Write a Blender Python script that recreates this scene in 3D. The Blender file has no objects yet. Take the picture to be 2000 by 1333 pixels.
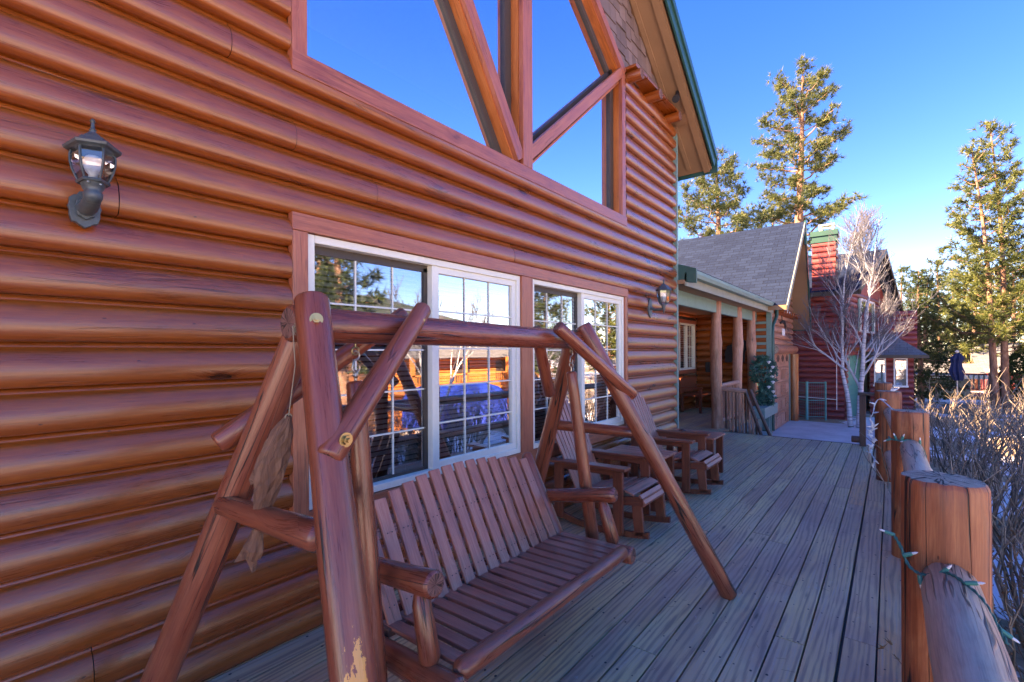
import bpy, math, random
import numpy as np
from mathutils import Vector, Matrix
R = math.radians
random.seed(7); RNG = np.random.default_rng(7)
scene = bpy.context.scene
COL = scene.collection

# ---------------------------------------------------------------- camera, sky, sun
F_PX, W_PX = 922.0, 2000.0
cam_d = bpy.data.cameras.new('camera')
cam_d.sensor_fit = 'HORIZONTAL'; cam_d.sensor_width = 36.0
cam_d.lens = 36.0 * F_PX / W_PX
cam_d.shift_y = 22.0 / W_PX
cam_d.clip_start = 0.05; cam_d.clip_end = 2000
cam = bpy.data.objects.new('camera', cam_d); COL.objects.link(cam)
YAW = math.atan(740 / 922.0)
cam.matrix_world = (Matrix.Translation((2.6, 0, 1.57)) @ Matrix.Rotation(YAW, 4, 'Z')
                    @ Matrix.Rotation(R(90), 4, 'X') @ Matrix.Rotation(-0.004, 4, 'Z'))
scene.camera = cam

SUN = Vector((-0.70, -0.60, 0.60)).normalized()
SUN_EL = math.asin(SUN.z); SUN_AZ = math.atan2(SUN.x, SUN.y)
world = bpy.data.worlds.new('World'); scene.world = world; world.use_nodes = True
wn = world.node_tree; wn.nodes.clear()
sky = wn.nodes.new('ShaderNodeTexSky'); sky.sky_type = 'NISHITA'; sky.sun_disc = False
sky.sun_elevation = SUN_EL; sky.sun_rotation = SUN_AZ
sky.altitude = 800; sky.air_density = 1.0; sky.dust_density = 0.25; sky.ozone_density = 4.0
bg = wn.nodes.new('ShaderNodeBackground'); bg.inputs['Strength'].default_value = 0.085
wo = wn.nodes.new('ShaderNodeOutputWorld')
hs = wn.nodes.new('ShaderNodeHueSaturation'); hs.inputs['Hue'].default_value = .520; hs.inputs['Saturation'].default_value = 1.33; hs.inputs['Value'].default_value = 1.0
wn.links.new(sky.outputs[0], hs.inputs['Color']); wn.links.new(hs.outputs[0], bg.inputs[0]); wn.links.new(bg.outputs[0], wo.inputs[0])
sd = bpy.data.lights.new('sun', 'SUN'); sd.energy = 5.0; sd.angle = R(0.5); sd.color = (1, 0.84, 0.64)
so = bpy.data.objects.new('sun', sd); COL.objects.link(so)
so.rotation_euler = SUN.to_track_quat('Z', 'Y').to_euler()
scene.view_settings.view_transform = 'Standard'; scene.view_settings.look = 'None'
scene.view_settings.exposure = 2.90
scene.view_settings.use_white_balance = True; scene.view_settings.white_balance_temperature = 8800; scene.view_settings.white_balance_tint = 24; scene.view_settings.gamma = 1.0
scene.view_settings.use_curve_mapping = False
scene.cycles.max_bounces = 8; scene.cycles.diffuse_bounces = 4; scene.cycles.transparent_max_bounces = 12
scene.cycles.use_denoising = True

# ---------------------------------------------------------------- mesh helpers
ORG = {}
ENDS = {'swing_log_stain': 'end', 'swing_log_worn': 'end', 'rail_post': 'endgrey', 'rail_log': 'endgrey', 'log_siding_stain': 'end', 'porch_log': 'endgrey', 'dark_post': 'endgrey'}
class MB:
    def __init__(s): s.mi = []; s.v = []; s.f = []; s.uv = []; s.p = []; s.sm = []; s.k = (0, 0); s.n()
    def n(s): s.k = (random.random(), random.random()); s.off = (random.uniform(0, 40), random.uniform(0, 40)); return s
    def face(s, idx, uv, smooth=False, cap=0):
        o_ = (0, 0) if cap else s.off
        s.f.append(tuple(idx)); s.uv.append([(u + o_[0], w + o_[1]) for u, w in uv]); s.p.append(s.k); s.sm.append(smooth); s.mi.append(cap)
    def quad(s, pts, uv=None, fresh=True):
        if fresh: s.n()
        b = len(s.v); s.v += [tuple(p) for p in pts]
        if uv is None:
            a = Vector(pts[0]); ex = (Vector(pts[1]) - a); lx = ex.length or 1; ex = ex / lx
            nn = ex.cross(Vector(pts[-1]) - a); nn.normalize(); ey = nn.cross(ex)
            uv = [((Vector(p) - a).dot(ey), (Vector(p) - a).dot(ex)) for p in pts]
        s.face(range(b, b + len(pts)), uv)
    def tube(s, pts, r, n=12, caps=True, jit=0.0, sq=1.0, round_end=0.0):
        s.n(); pts = [Vector(p) for p in pts]
        if not hasattr(r, '__len__'): r = [r] * len(pts)
        r = list(r)
        if jit and len(pts) == 2:                       # more rings on a log so that it can swell a little
            L = (pts[1] - pts[0]).length; m = max(3, int(L / 0.12))
            pts = [pts[0].lerp(pts[1], i / m) for i in range(m + 1)]; r = [r[0] + (r[-1] - r[0]) * i / m for i in range(m + 1)]
            ph = [random.uniform(0, 6.28) for _ in range(3)]
            r = [q * (1 + jit * (math.sin(ph[0] + i * .9) + .6 * math.sin(ph[1] + i * 2.1))) for i, q in enumerate(r)]
        if round_end:
            d0 = (pts[1] - pts[0]).normalized(); d1 = (pts[-1] - pts[-2]).normalized(); e = round_end
            pts = [pts[0], pts[0] + d0 * e * .35, pts[0] + d0 * e] + pts[1:-1] + [pts[-1] - d1 * e, pts[-1] - d1 * e * .35, pts[-1]]
            r = [r[0] - e, r[0] - e * .35, r[0]] + r[1:-1] + [r[-1], r[-1] - e * .35, r[-1] - e]
        N = len(pts); up = None; rings = []; vv = 0
        for i, p in enumerate(pts):
            t = (pts[min(i + 1, N - 1)] - pts[max(i - 1, 0)]).normalized()
            if up is None:
                up = Vector((0, 0, 1)) if abs(t.z) < .9 else Vector((1, 0, 0))
            up = (up - t * up.dot(t)).normalized(); sd_ = t.cross(up)
            if i: vv += (p - pts[i - 1]).length
            b = len(s.v); rings.append((b, vv))
            for j in range(n):
                a = 2 * math.pi * j / n
                s.v.append(tuple(p + (sd_ * math.cos(a) * sq + up * math.sin(a)) * r[i]))
        rm = max(sum(r) / len(r), 1e-4)
        for i in range(N - 1):
            a, va = rings[i]; b, vb = rings[i + 1]
            for j in range(n):
                k = (j + 1) % n; u0 = j / n * 6.283 * rm; u1 = (j + 1) / n * 6.283 * rm
                s.face((a + j, a + k, b + k, b + j), [(u0, va), (u1, va), (u1, vb), (u0, vb)], True)
        if caps:
            for e, rev in ((0, True), (N - 1, False)):
                b0 = rings[e][0]; b = len(s.v); s.v += s.v[b0:b0 + n]
                idx = list(range(b, b + n)); uv = [(math.cos(6.283 * j / n) * r[e], math.sin(6.283 * j / n) * r[e]) for j in range(n)]
                if rev: idx.reverse(); uv.reverse()
                s.face(idx, uv, False, 1)
        return s
    def board(s, a, b, w, h, up=(0, 0, 1)):
        """board from a to b; w across, h along up"""
        s.n(); a = Vector(a); b = Vector(b); t = (b - a); L = t.length; t = t / L
        up = Vector(up); up = (up - t * up.dot(t)).normalized(); x = t.cross(up); i0 = len(s.v)
        for e, q in ((0, a), (1, b)):
            for sx, sy in ((-1, -1), (1, -1), (1, 1), (-1, 1)):
                s.v.append(tuple(q + x * sx * w / 2 + up * sy * h / 2))
        F = [(0, 1, 5, 4, w), (1, 2, 6, 5, h), (2, 3, 7, 6, w), (3, 0, 4, 7, h)]
        uo = 0
        for p, q, c, d, ww in F:
            s.face((i0 + p, i0 + q, i0 + c, i0 + d), [(uo, 0), (uo + ww, 0), (uo + ww, L), (uo, L)]); uo += ww
        s.face((i0 + 3, i0 + 2, i0 + 1, i0), [(0, h * .1), (w, h * .1), (w, 0), (0, 0)])
        s.face((i0 + 4, i0 + 5, i0 + 6, i0 + 7), [(0, 0), (w, 0), (w, h * .1), (0, h * .1)])
        return s
    def box(s, lo, hi):
        lo = Vector(lo); hi = Vector(hi); c = (lo + hi) / 2; d = hi - lo; ax = max(range(3), key=lambda i: d[i])
        a = c.copy(); b = c.copy(); a[ax] = lo[ax]; b[ax] = hi[ax]
        if ax == 2: return s.board(a, b, d.y, d.x, (1, 0, 0))
        if ax == 1: return s.board(a, b, d.x, d.z)
        return s.board(a, b, d.y, d.z)
    def lathe(s, c, prof, n=16, axis='Z', ph=0):
        s.n(); b = len(s.v); c = Vector(c); vv = 0
        for i, (r, z) in enumerate(prof):
            for j in range(n):
                a = 2 * math.pi * j / n + ph
                p = (math.cos(a) * r, math.sin(a) * r, z)
                if axis == 'X': p = (p[2], p[0], p[1])
                s.v.append((c.x + p[0], c.y + p[1], c.z + p[2]))
        for i in range(len(prof) - 1):
            for j in range(n):
                k = (j + 1) % n; q = b + i * n
                s.face((q + j, q + k, q + n + k, q + n + j), [(j * .01, i * .02), (j * .01 + .01, i * .02), (j * .01 + .01, i * .02 + .02), (j * .01, i * .02 + .02)], n > 8)
        return s
    def prism(s, poly, h0, h1, fn):
        """poly 2-D points, fn(x,y,h)->3-D"""
        s.n(); b = len(s.v); n = len(poly)
        s.v += [tuple(fn(x, y, h0)) for x, y in poly] + [tuple(fn(x, y, h1)) for x, y in poly]
        s.face(range(b, b + n), [(x, y) for x, y in poly]); s.face(range(b + 2 * n - 1, b + n - 1, -1), [(x, y) for x, y in reversed(poly)])
        for j in range(n):
            k = (j + 1) % n
            s.face((b + k, b + j, b + n + j, b + n + k), [(0, 0), (.1, 0), (.1, h1 - h0), (0, h1 - h0)])
        return s
    def build(s, name, mat, parent=None, bevel=0.0, fix=True):
        o3 = ORG.get(parent.name, Vector()) if parent else Vector()
        me = bpy.data.meshes.new(name)
        me.from_pydata([(x - o3[0], y - o3[1], z - o3[2]) for x, y, z in s.v], [], s.f)
        uv = me.uv_layers.new(name='UVMap'); pl = me.uv_layers.new(name='pid')
        uv.data.foreach_set('uv', [c for f in s.uv for q in f for c in q])
        pl.data.foreach_set('uv', [c for f, k in zip(s.f, s.p) for _ in f for c in k])
        me.polygons.foreach_set('use_smooth', s.sm)
        me.materials.append(mat)
        if mat.name in ENDS and max(s.mi): me.materials.append(M[ENDS[mat.name]]); me.polygons.foreach_set('material_index', s.mi)
        if fix: me.validate(); me.update()
        o = bpy.data.objects.new(name, me); COL.objects.link(o)
        if parent: o.parent = parent; ORG[o.name] = o3
        if bevel:
            m = o.modifiers.new('bevel', 'BEVEL'); m.width = bevel; m.segments = 2; m.limit_method = 'ANGLE'; m.angle_limit = R(50)
        return o

def tag(o, label=None, cat=None, group=None, kind=None):
    if label: o['label'] = label
    if cat: o['category'] = cat
    if group: o['group'] = group
    if kind: o['kind'] = kind
    return o
def thing(name, label, cat, loc=(0, 0, 0), group=None):
    o = bpy.data.objects.new(name, None); COL.objects.link(o); o.empty_display_size = .1
    o.location = loc; ORG[o.name] = Vector(loc)
    return tag(o, label, cat, group)
def copy_tree(root, loc, label=None, rotz=None, scale=None):
    def cp(o, par):
        c = o.copy(); COL.objects.link(c)
        if par: c.parent = par
        for ch in [x for x in o.children]: cp(ch, c)
        return c
    r = cp(root, None); r.location = loc
    if rotz is not None: r.rotation_euler = (0, 0, rotz)
    if scale is not None: r.scale = (scale,) * 3 if not hasattr(scale, '__len__') else scale
    if label: r['label'] = label
    return r

# ---------------------------------------------------------------- materials
class NT:
    def __init__(s, name):
        s.m = bpy.data.materials.new(name); s.m.use_nodes = True; s.t = s.m.node_tree; s.t.nodes.clear()
        s.out = s.t.nodes.new('ShaderNodeOutputMaterial')
    def N(s, ty, **kw):
        n = s.t.nodes.new(ty)
        for k, v in kw.items():
            if k == 'inp':
                for a, b in v.items():
                    if hasattr(b, 'is_linked') or isinstance(b, bpy.types.NodeSocket): s.t.links.new(b, n.inputs[a])
                    else: n.inputs[a].default_value = b
            else: setattr(n, k, v)
        return n
    def L(s, a, b): s.t.links.new(a, b)
    def math(s, op, a, b=0.0, c=None):
        n = s.N('ShaderNodeMath', operation=op)
        for i, q in enumerate((a, b) if c is None else (a, b, c)):
            if isinstance(q, bpy.types.NodeSocket): s.L(q, n.inputs[i])
            else: n.inputs[i].default_value = q
        return n.outputs[0]
    def ramp(s, fac, stops, interp='LINEAR'):
        n = s.N('ShaderNodeValToRGB'); cr = n.color_ramp; cr.interpolation = interp
        while len(cr.elements) < len(stops): cr.elements.new(.5)
        for e, (p, c) in zip(cr.elements, stops):
            e.position = p; e.color = (*c, 1) if hasattr(c, '__len__') else (c, c, c, 1)
        s.L(fac, n.inputs[0]); return n.outputs[0]
    def mix(s, fac, a, b, mode='MIX'):
        n = s.N('ShaderNodeMix', data_type='RGBA', blend_type=mode)
        for i, q in ((0, fac), (6, a), (7, b)):
            if isinstance(q, bpy.types.NodeSocket): s.L(q, n.inputs[i])
            elif i == 0: n.inputs[0].default_value = q
            else: n.inputs[i].default_value = (*q, 1)
        return n.outputs[2]
    def uv(s, name='UVMap'): return s.N('ShaderNodeUVMap', uv_map=name).outputs[0]
    def pid(s):
        x = s.N('ShaderNodeSeparateXYZ'); s.L(s.uv('pid'), x.inputs[0]); return x.outputs[0], x.outputs[1]
    def scaled(s, vec, sc):
        m = s.N('ShaderNodeMapping'); s.L(vec, m.inputs[0]); m.inputs['Scale'].default_value = sc; return m.outputs[0]
    def noise(s, vec, sc=1.0, det=3, rough=.5, dist=0.0):
        n = s.N('ShaderNodeTexNoise'); s.L(vec, n.inputs['Vector']) if vec else None
        n.inputs['Scale'].default_value = sc; n.inputs['Detail'].default_value = det; n.inputs['Roughness'].default_value = rough
        n.inputs['Distortion'].default_value = dist; return n.outputs[0]
    def obj(s): return s.N('ShaderNodeTexCoord').outputs['Object']
    def done(s, col, rough=.6, bump=None, bstr=.3, bdist=.004, spec=.5, metal=0.0, coat=0.0, coatr=.2, extra=None):
        p = s.N('ShaderNodeBsdfPrincipled')
        for k, q in (('Base Color', col), ('Roughness', rough), ('Specular IOR Level', spec), ('Metallic', metal), ('Coat Weight', coat), ('Coat Roughness', coatr)):
            if isinstance(q, bpy.types.NodeSocket): s.L(q, p.inputs[k])
            else: p.inputs[k].default_value = (*q, 1) if hasattr(q, '__len__') else q
        if bump is not None:
            b = s.N('ShaderNodeBump'); b.inputs['Strength'].default_value = bstr; b.inputs['Distance'].default_value = bdist
            s.L(bump, b.inputs['Height']); s.L(b.outputs[0], p.inputs['Normal'])
        s.L(p.outputs[0], s.out.inputs[0]); return s.m

def wood(name, dark, mid, light, rough=.42, crack=.5, var=.35, spec=.5, knots=.6, coat=0.0, knot_scale=1.0, blotch=.35, cracksc=(26, .9, 1), worn=None, coatr=.2, cw=.022, cmask=.5, gc=1.9):
    s = NT(name); uv = s.uv(); p1, p2 = s.pid()
    # grain lines bend round the knots
    vo = s.N('ShaderNodeTexVoronoi', feature='F1'); s.L(s.scaled(uv, (5.0 * knot_scale, 2.1 * knot_scale, 1)), vo.inputs['Vector']); vo.inputs['Scale'].default_value = 1
    cs = s.N('ShaderNodeSeparateXYZ'); s.L(vo.outputs['Color'], cs.inputs[0]); keep = s.math('GREATER_THAN', cs.outputs[0], .22)
    size = s.math('ADD', .35, s.math('MULTIPLY', cs.outputs[1], .8))
    kd = s.math('DIVIDE', vo.outputs['Distance'], size)
    halo = s.math('MULTIPLY', s.ramp(kd, [(.08, 1.0), (.34, 0.0)]), keep)
    wv = s.N('ShaderNodeVectorMath', operation='ADD'); s.L(uv, wv.inputs[0])
    cb = s.N('ShaderNodeCombineXYZ'); s.L(s.math('MULTIPLY', halo, .035), cb.inputs[0]); s.L(cb.outputs[0], wv.inputs[1]); uvw = wv.outputs[0]
    g1 = s.noise(s.scaled(uvw, (38, 2.2, 1)), 1, 5, .62, .5)
    g2 = s.noise(s.scaled(uvw, (230, 9, 1)), 1, 3, .65)
    bl = s.noise(s.scaled(uv, (6, 2.4, 1)), 1, 4, .6, 1.0)
    f = s.math('ADD', s.math('MULTIPLY', g1, .55), s.math('MULTIPLY', g2, .45)); f = s.math('ADD', s.math('MULTIPLY', s.math('SUBTRACT', f, .5), gc), .5)
    f = s.math('ADD', f, s.math('MULTIPLY', s.math('SUBTRACT', p1, .5), var))
    f = s.math('ADD', f, s.math('MULTIPLY', s.math('SUBTRACT', bl, .5), blotch * 2))
    f = s.math('SUBTRACT', f, s.math('MULTIPLY', halo, .22))
    col = s.ramp(f, [(.15, dark), (.5, mid), (.88, light)])
    kn = s.ramp(s.math('ADD', kd, s.math('MULTIPLY', s.math('SUBTRACT', g1, .5), .05)), [(.05, .8), (.085, 1.0), (.10, .55), (.14, 0.0)])
    kn = s.math('MULTIPLY', s.math('MULTIPLY', kn, knots), keep)
    col = s.mix(kn, col, tuple(c * .22 for c in dark))
    # small pits, nail heads and scuffs
    v2 = s.N('ShaderNodeTexVoronoi', feature='F1'); s.L(s.scaled(uv, (17, 7, 1)), v2.inputs['Vector']); v2.inputs['Scale'].default_value = 1
    c2 = s.N('ShaderNodeSeparateXYZ'); s.L(v2.outputs['Color'], c2.inputs[0])
    pit = s.math('MULTIPLY', s.ramp(v2.outputs['Distance'], [(.035, 1.0), (.06, 0.0)]), s.math('GREATER_THAN', c2.outputs[0], .5))
    col = s.mix(s.math('MULTIPLY', pit, .75), col, tuple(c * .3 for c in dark))
    chip = s.math('MULTIPLY', s.ramp(v2.outputs['Distance'], [(.03, 1.0), (.045, 0.0)]), s.math('LESS_THAN', c2.outputs[0], .045))
    col = s.mix(s.math('MULTIPLY', chip, .7), col, (.62, .45, .33))
    # drying cracks along the grain
    cn = s.noise(s.scaled(uv, cracksc), 1, 2.5, .5, .35)
    ca = s.math('ABSOLUTE', s.math('SUBTRACT', cn, .5))
    cm = s.ramp(s.noise(s.scaled(uv, (4, 1.0, 1)), 1, 2), [(cmask, 0.0), (cmask + .08, 1.0)])
    ck = s.math('MULTIPLY', s.math('MULTIPLY', s.ramp(ca, [(.0, 1.0), (cw * .45, .95), (cw, 0.0)]), cm), crack)
    col = s.mix(ck, col, (.010, .007, .006))
    if worn:   # flaked patch on one leg: bare pale wood
        x = s.N('ShaderNodeSeparateXYZ'); s.L(s.obj(), x.inputs[0]); z0, z1 = worn[0], worn[1]
        zc = s.math('DIVIDE', s.math('ABSOLUTE', s.math('SUBTRACT', x.outputs[2], (z0 + z1) / 2)), (z1 - z0) / 2)
        nz = s.noise(s.scaled(s.obj(), (44, 44, 16)), 1, 5, .7)
        m = s.math('SUBTRACT', s.math('ADD', nz, .36), s.math('MULTIPLY', zc, .42))
        gx = s.N('ShaderNodeNewGeometry'); nx = s.N('ShaderNodeSeparateXYZ'); s.L(gx.outputs['Normal'], nx.inputs[0])
        m = s.math('ADD', m, s.math('MULTIPLY', s.math('SUBTRACT', s.math('ADD', s.math('MULTIPLY', nx.outputs[0], .93), s.math('MULTIPLY', nx.outputs[1], -.36)), .86), 1.5))
        m = s.ramp(m, [(.58, 0.0), (.60, 1.0)])
        col = s.mix(m, col, worn[5])
    h = s.math('SUBTRACT', s.math('MULTIPLY', s.math('ADD', g1, g2), .35), s.math('MULTIPLY', ck, 2.6))
    h = s.math('SUBTRACT', h, s.math('ADD', s.math('MULTIPLY', kn, .5), s.math('MULTIPLY', pit, .6)))
    rg = s.ramp(f, [(.2, max(rough - .12, .05)), (.8, rough + .14)])
    return s.done(col, rg, h, .6, .005, spec, coat=coat, coatr=coatr)

def endgrain(name, a, b):
    s = NT(name); uv = s.uv(); ln = s.N('ShaderNodeVectorMath', operation='LENGTH'); s.L(uv, ln.inputs[0]); r = ln.outputs['Value']
    n = s.noise(s.scaled(uv, (30, 30, 1)), 1, 3, .6); q = s.math('SINE', s.math('MULTIPLY', s.math('ADD', r, s.math('MULTIPLY', n, .006)), 1400.0))
    x = s.N('ShaderNodeSeparateXYZ'); s.L(uv, x.inputs[0]); an = s.math('ARCTAN2', x.outputs[1], x.outputs[0])
    cb = s.N('ShaderNodeCombineXYZ'); s.L(s.math('MULTIPLY', an, 2.3), cb.inputs[0]); s.L(s.math('MULTIPLY', r, 5.0), cb.inputs[1])
    c = s.math('ABSOLUTE', s.math('SUBTRACT', s.noise(cb.outputs[0], 1, 2), .5)); ck = s.ramp(c, [(.0, 1.0), (.012, .8), (.03, 0.0)])
    col = s.mix(s.ramp(s.math('ADD', n, s.math('MULTIPLY', q, .16)), [(.3, 0.0), (.7, 1.0)]), a, b); col = s.mix(ck, col, (.02, .014, .012))
    return s.done(col, .8, s.math('SUBTRACT', s.math('MULTIPLY', q, .1), ck), .5, .004, .3)

def plain(name, col, rough=.5, spec=.5, metal=0.0, nscale=30, namt=.15, bump=.15, coat=0.0):
    s = NT(name); n = s.noise(s.obj(), nscale, 4, .6); n2 = s.noise(s.obj(), nscale * .13, 3, .6)
    f = s.math('ADD', s.math('MULTIPLY', n, .5), s.math('MULTIPLY', n2, .5))
    c = s.mix(s.ramp(f, [(.3, 0.0), (.7, 1.0)]), tuple(x * (1 - namt) for x in col), tuple(min(1, x * (1 + namt)) for x in col))
    return s.done(c, rough, n, bump, .002, spec, metal, coat=coat)

def foliage(name, dark, mid, light, rough=.55, trans=.25):
    s = NT(name); p1, p2 = s.pid()
    col = s.ramp(p1, [(.0, dark), (.55, mid), (1.0, light)])
    d = s.N('ShaderNodeBsdfPrincipled'); s.L(col, d.inputs['Base Color']); d.inputs['Roughness'].default_value = rough
    t = s.N('ShaderNodeBsdfTranslucent'); s.L(col, t.inputs[0])
    mx = s.N('ShaderNodeMixShader'); mx.inputs[0].default_value = trans
    s.L(d.outputs[0], mx.inputs[1]); s.L(t.outputs[0], mx.inputs[2]); s.L(mx.outputs[0], s.out.inputs[0]); return s.m

def glass(name, refl, rough=0.0, tint=(.8, .85, .9), rtint=(1, 1, 1)):
    s = NT(name)
    tr = s.N('ShaderNodeBsdfTransparent'); tr.inputs[0].default_value = (*tint, 1)
    gl = s.N('ShaderNodeBsdfGlossy'); gl.inputs['Roughness'].default_value = rough; gl.inputs[0].default_value = (*rtint, 1)
    n = s.noise(s.scaled(s.obj(), (1, 1, 1)), 1.7, 2); b = s.N('ShaderNodeBump'); b.inputs['Strength'].default_value = .05; b.inputs['Distance'].default_value = .01
    s.L(n, b.inputs['Height']); s.L(b.outputs[0], gl.inputs['Normal'])
    fr = s.N('ShaderNodeFresnel'); fr.inputs['IOR'].default_value = 1.5
    mx = s.N('ShaderNodeMixShader'); f = s.math('MINIMUM', s.math('ADD', fr.outputs[0], refl), 1.0); s.L(f, mx.inputs[0])
    s.L(tr.outputs[0], mx.inputs[1]); s.L(gl.outputs[0], mx.inputs[2]); s.L(mx.outputs[0], s.out.inputs[0]); return s.m

M = {}
M['end'] = endgrain('end_grain_brown', (.17, .065, .045), (.30, .15, .11)); M['endgrey'] = endgrain('end_grain_grey', (.36, .23, .155), (.56, .41, .30))
M['siding'] = wood('log_siding_stain', (.13, .027, .006), (.30, .066, .008), (.44, .12, .015), gc=1.3, rough=.32, crack=.5, var=.14, spec=.6, knots=.9, coat=.6, coatr=.22, blotch=.16, cmask=.6)
M['trim'] = wood('trim_stain', (.26, .060, .030), (.42, .115, .055), (.52, .18, .09), rough=.42, crack=.3, var=.2, knots=.5, coat=.25, blotch=.2)
SW = ((.13, .028, .014), (.26, .058, .024), (.37, .11, .048))
M['swing'] = wood('swing_log_stain', *SW, rough=.32, crack=1.0, var=.2, knots=.7, coat=.5, coatr=.24, cracksc=(17, .5, 1), cw=.010, cmask=.47, blotch=.25)
M['swing_worn'] = wood('swing_log_worn', *SW, rough=.32, crack=1.0, var=.2, knots=.7, coat=.5, coatr=.24, cracksc=(17, .5, 1), cw=.010, cmask=.47, blotch=.25, worn=(.50, .84, 0, 0, 0, (.85, .38, .07)))
M['slat'] = wood('bench_slat', (.27, .085, .055), (.44, .155, .10), (.54, .24, .16), rough=.4, crack=.4, var=.25, knots=.4, coat=.2)
M['furn'] = wood('chair_stain', (.13, .029, .015), (.25, .058, .026), (.34, .10, .045), rough=.42, crack=.3, var=.25, knots=.3, coat=.2)
M['post'] = wood('rail_post', (.18, .042, .016), (.36, .098, .034), (.54, .20, .075), rough=.48, crack=1.0, var=.12, knots=.9, knot_scale=1.3, blotch=.5, cracksc=(20, .40, 1), cw=.015, cmask=.36)
M['rail'] = wood('rail_log', (.28, .175, .12), (.50, .345, .235), (.64, .48, .34), rough=.5, crack=1.0, var=.15, knots=.5, cracksc=(30, 1.1, 1), cw=.017, cmask=.36)
M['dkpost'] = wood('dark_post', (.07, .03, .022), (.14, .058, .038), (.20, .095, .06), rough=.5, crack=.5)
M['porchpost'] = wood('porch_log', (.28, .10, .055), (.46, .205, .13), (.62, .34, .25), rough=.4, crack=.5, knots=.9, blotch=.5)
M['reveal'] = wood('window_reveal', (.30, .075, .02), (.52, .14, .030), (.62, .20, .055), rough=.5, crack=.2)
M['fish'] = wood('carved_wood', (.07, .028, .015), (.17, .070, .036), (.29, .15, .085), rough=.8, crack=.3, knots=0, blotch=.5, cracksc=(30, 6, 1), cmask=.3)
M['cream'] = plain('vinyl_cream', (.80, .78, .66), .4, namt=.05, bump=.03)
M['white'] = plain('white_paint', (.8, .8, .78), .5)
M['bronze'] = plain('dark_sash', (.06, .045, .035), .5)
M['tealpaint'] = plain('green_trim', (.16, .28, .25), .5)
M['darkgreen'] = plain('dark_green_trim', (.020, .085, .070), .35)
M['beige'] = plain('beige_fascia', (.27, .28, .22), .6)
M['soffit'] = plain('soffit_brown', (.30, .165, .085), .7, nscale=3)
M['metal'] = plain('zinc', (.55, .50, .42), .35, metal=1.0)
M['brass'] = plain('old_brass', (.45, .33, .16), .4, metal=1.0)
M['lampmetal'] = plain('verdigris_black', (.055, .075, .08), .42, spec=.6, namt=.4, nscale=60)
M['black'] = plain('black_metal', (.015, .015, .017), .5)
M['bulb'] = plain('bulb_white', (.85, .85, .82), .3)
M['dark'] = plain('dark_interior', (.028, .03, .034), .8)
M['blind'] = plain('blind_slat', (.62, .62, .60), .5)
M['glass'] = glass('pane_glass', .46)
M['glass_screen'] = glass('pane_with_screen', .34, .02, (.55, .55, .58), (.8, .86, .95))
M['glass_gable'] = glass('gable_glass', .80, 0, (.5, .55, .6), (.78, .86, .98))
M['lampglass'] = glass('lamp_glass', .12)
M['shingle'] = None
M['concrete'] = None
M['cord'] = plain('jute_cord', (.32, .25, .16), .9)
M['greenwire'] = plain('green_wire', (.02, .13, .10), .45)
M['greensock'] = plain('green_socket', (.03, .23, .17), .4)
M['clearbulb'] = plain('clear_bulb', (.75, .72, .68), .15, spec=.8)
M['whitewire'] = plain('white_wire', (.75, .75, .74), .5)
M['redlog'] = wood('red_log_siding', (.15, .027, .026), (.27, .048, .043), (.35, .075, .06), rough=.45, crack=.1, var=.3, knots=.2)
M['redwood'] = plain('red_paint', (.36, .07, .06), .6)
M['tealdoor'] = plain('teal_door', (.04, .30, .27), .5, namt=.08); M['capgreen'] = plain('green_cap', (.012, .075, .052), .6)
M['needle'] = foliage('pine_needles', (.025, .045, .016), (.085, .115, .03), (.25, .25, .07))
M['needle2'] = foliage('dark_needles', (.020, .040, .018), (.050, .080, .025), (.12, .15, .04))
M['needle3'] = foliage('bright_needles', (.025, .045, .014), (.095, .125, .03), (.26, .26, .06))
M['conif'] = foliage('clipped_evergreen', (.012, .035, .012), (.03, .075, .022), (.07, .13, .035))
M['garland'] = foliage('garland_green', (.008, .06, .04), (.02, .13, .09), (.06, .22, .15), trans=0)
M['bark'] = None
M['twig'] = foliage('grey_twig', (.08, .06, .042), (.23, .18, .13), (.40, .32, .24), .8, 0)
M['drytwig'] = foliage('dry_leaf', (.16, .07, .03), (.30, .15, .07), (.42, .25, .13), trans=.1)
M['bluecloth'] = plain('navy_canvas', (.018, .035, .11), .8)
M['bluetarp'] = plain('blue_tarp', (.01, .04, .36), .5)
M['orangelog'] = wood('orange_log', (.35, .11, .03), (.55, .19, .05), (.65, .28, .09), rough=.5, crack=.1)

def mk_shingle(name, a, b, c):
    s = NT(name); uv = s.uv()
    br = s.N('ShaderNodeTexBrick'); s.L(uv, br.inputs['Vector'])
    mp = s.N('ShaderNodeMapping'); s.L(uv, mp.inputs[0]); mp.inputs['Rotation'].default_value = (0, 0, R(90)); s.L(mp.outputs[0], br.inputs['Vector'])
    br.inputs['Scale'].default_value = 1; br.inputs['Brick Width'].default_value = .30; br.inputs['Row Height'].default_value = .145; br.inputs['Mortar Size'].default_value = .006
    br.inputs['Color1'].default_value = (*a, 1); br.inputs['Color2'].default_value = (*b, 1); br.inputs['Mortar'].default_value = (*c, 1); br.offset = .37
    n = s.noise(s.scaled(uv, (1, 1, 1)), 26, 4, .7); n2 = s.noise(uv, 1.2, 3)
    col = s.mix(s.ramp(n, [(.5, 0.0), (.75, .5)]), br.outputs[0], tuple(x * 2.2 for x in b))
    col = s.mix(s.math('MULTIPLY', n2, .5), col, tuple(x * .5 for x in a))
    h = s.math('SUBTRACT', s.math('MULTIPLY', n, .3), br.outputs['Fac'])
    return s.done(col, .85, h, .6, .02, .2)
M['shingle'] = mk_shingle('asphalt_shingle', (.006, .014, .036), (.013, .026, .058), (.003, .004, .008))
M['shingle2'] = mk_shingle('grey_shingle', (.16, .16, .16), (.24, .24, .23), (.08, .08, .08))
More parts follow.
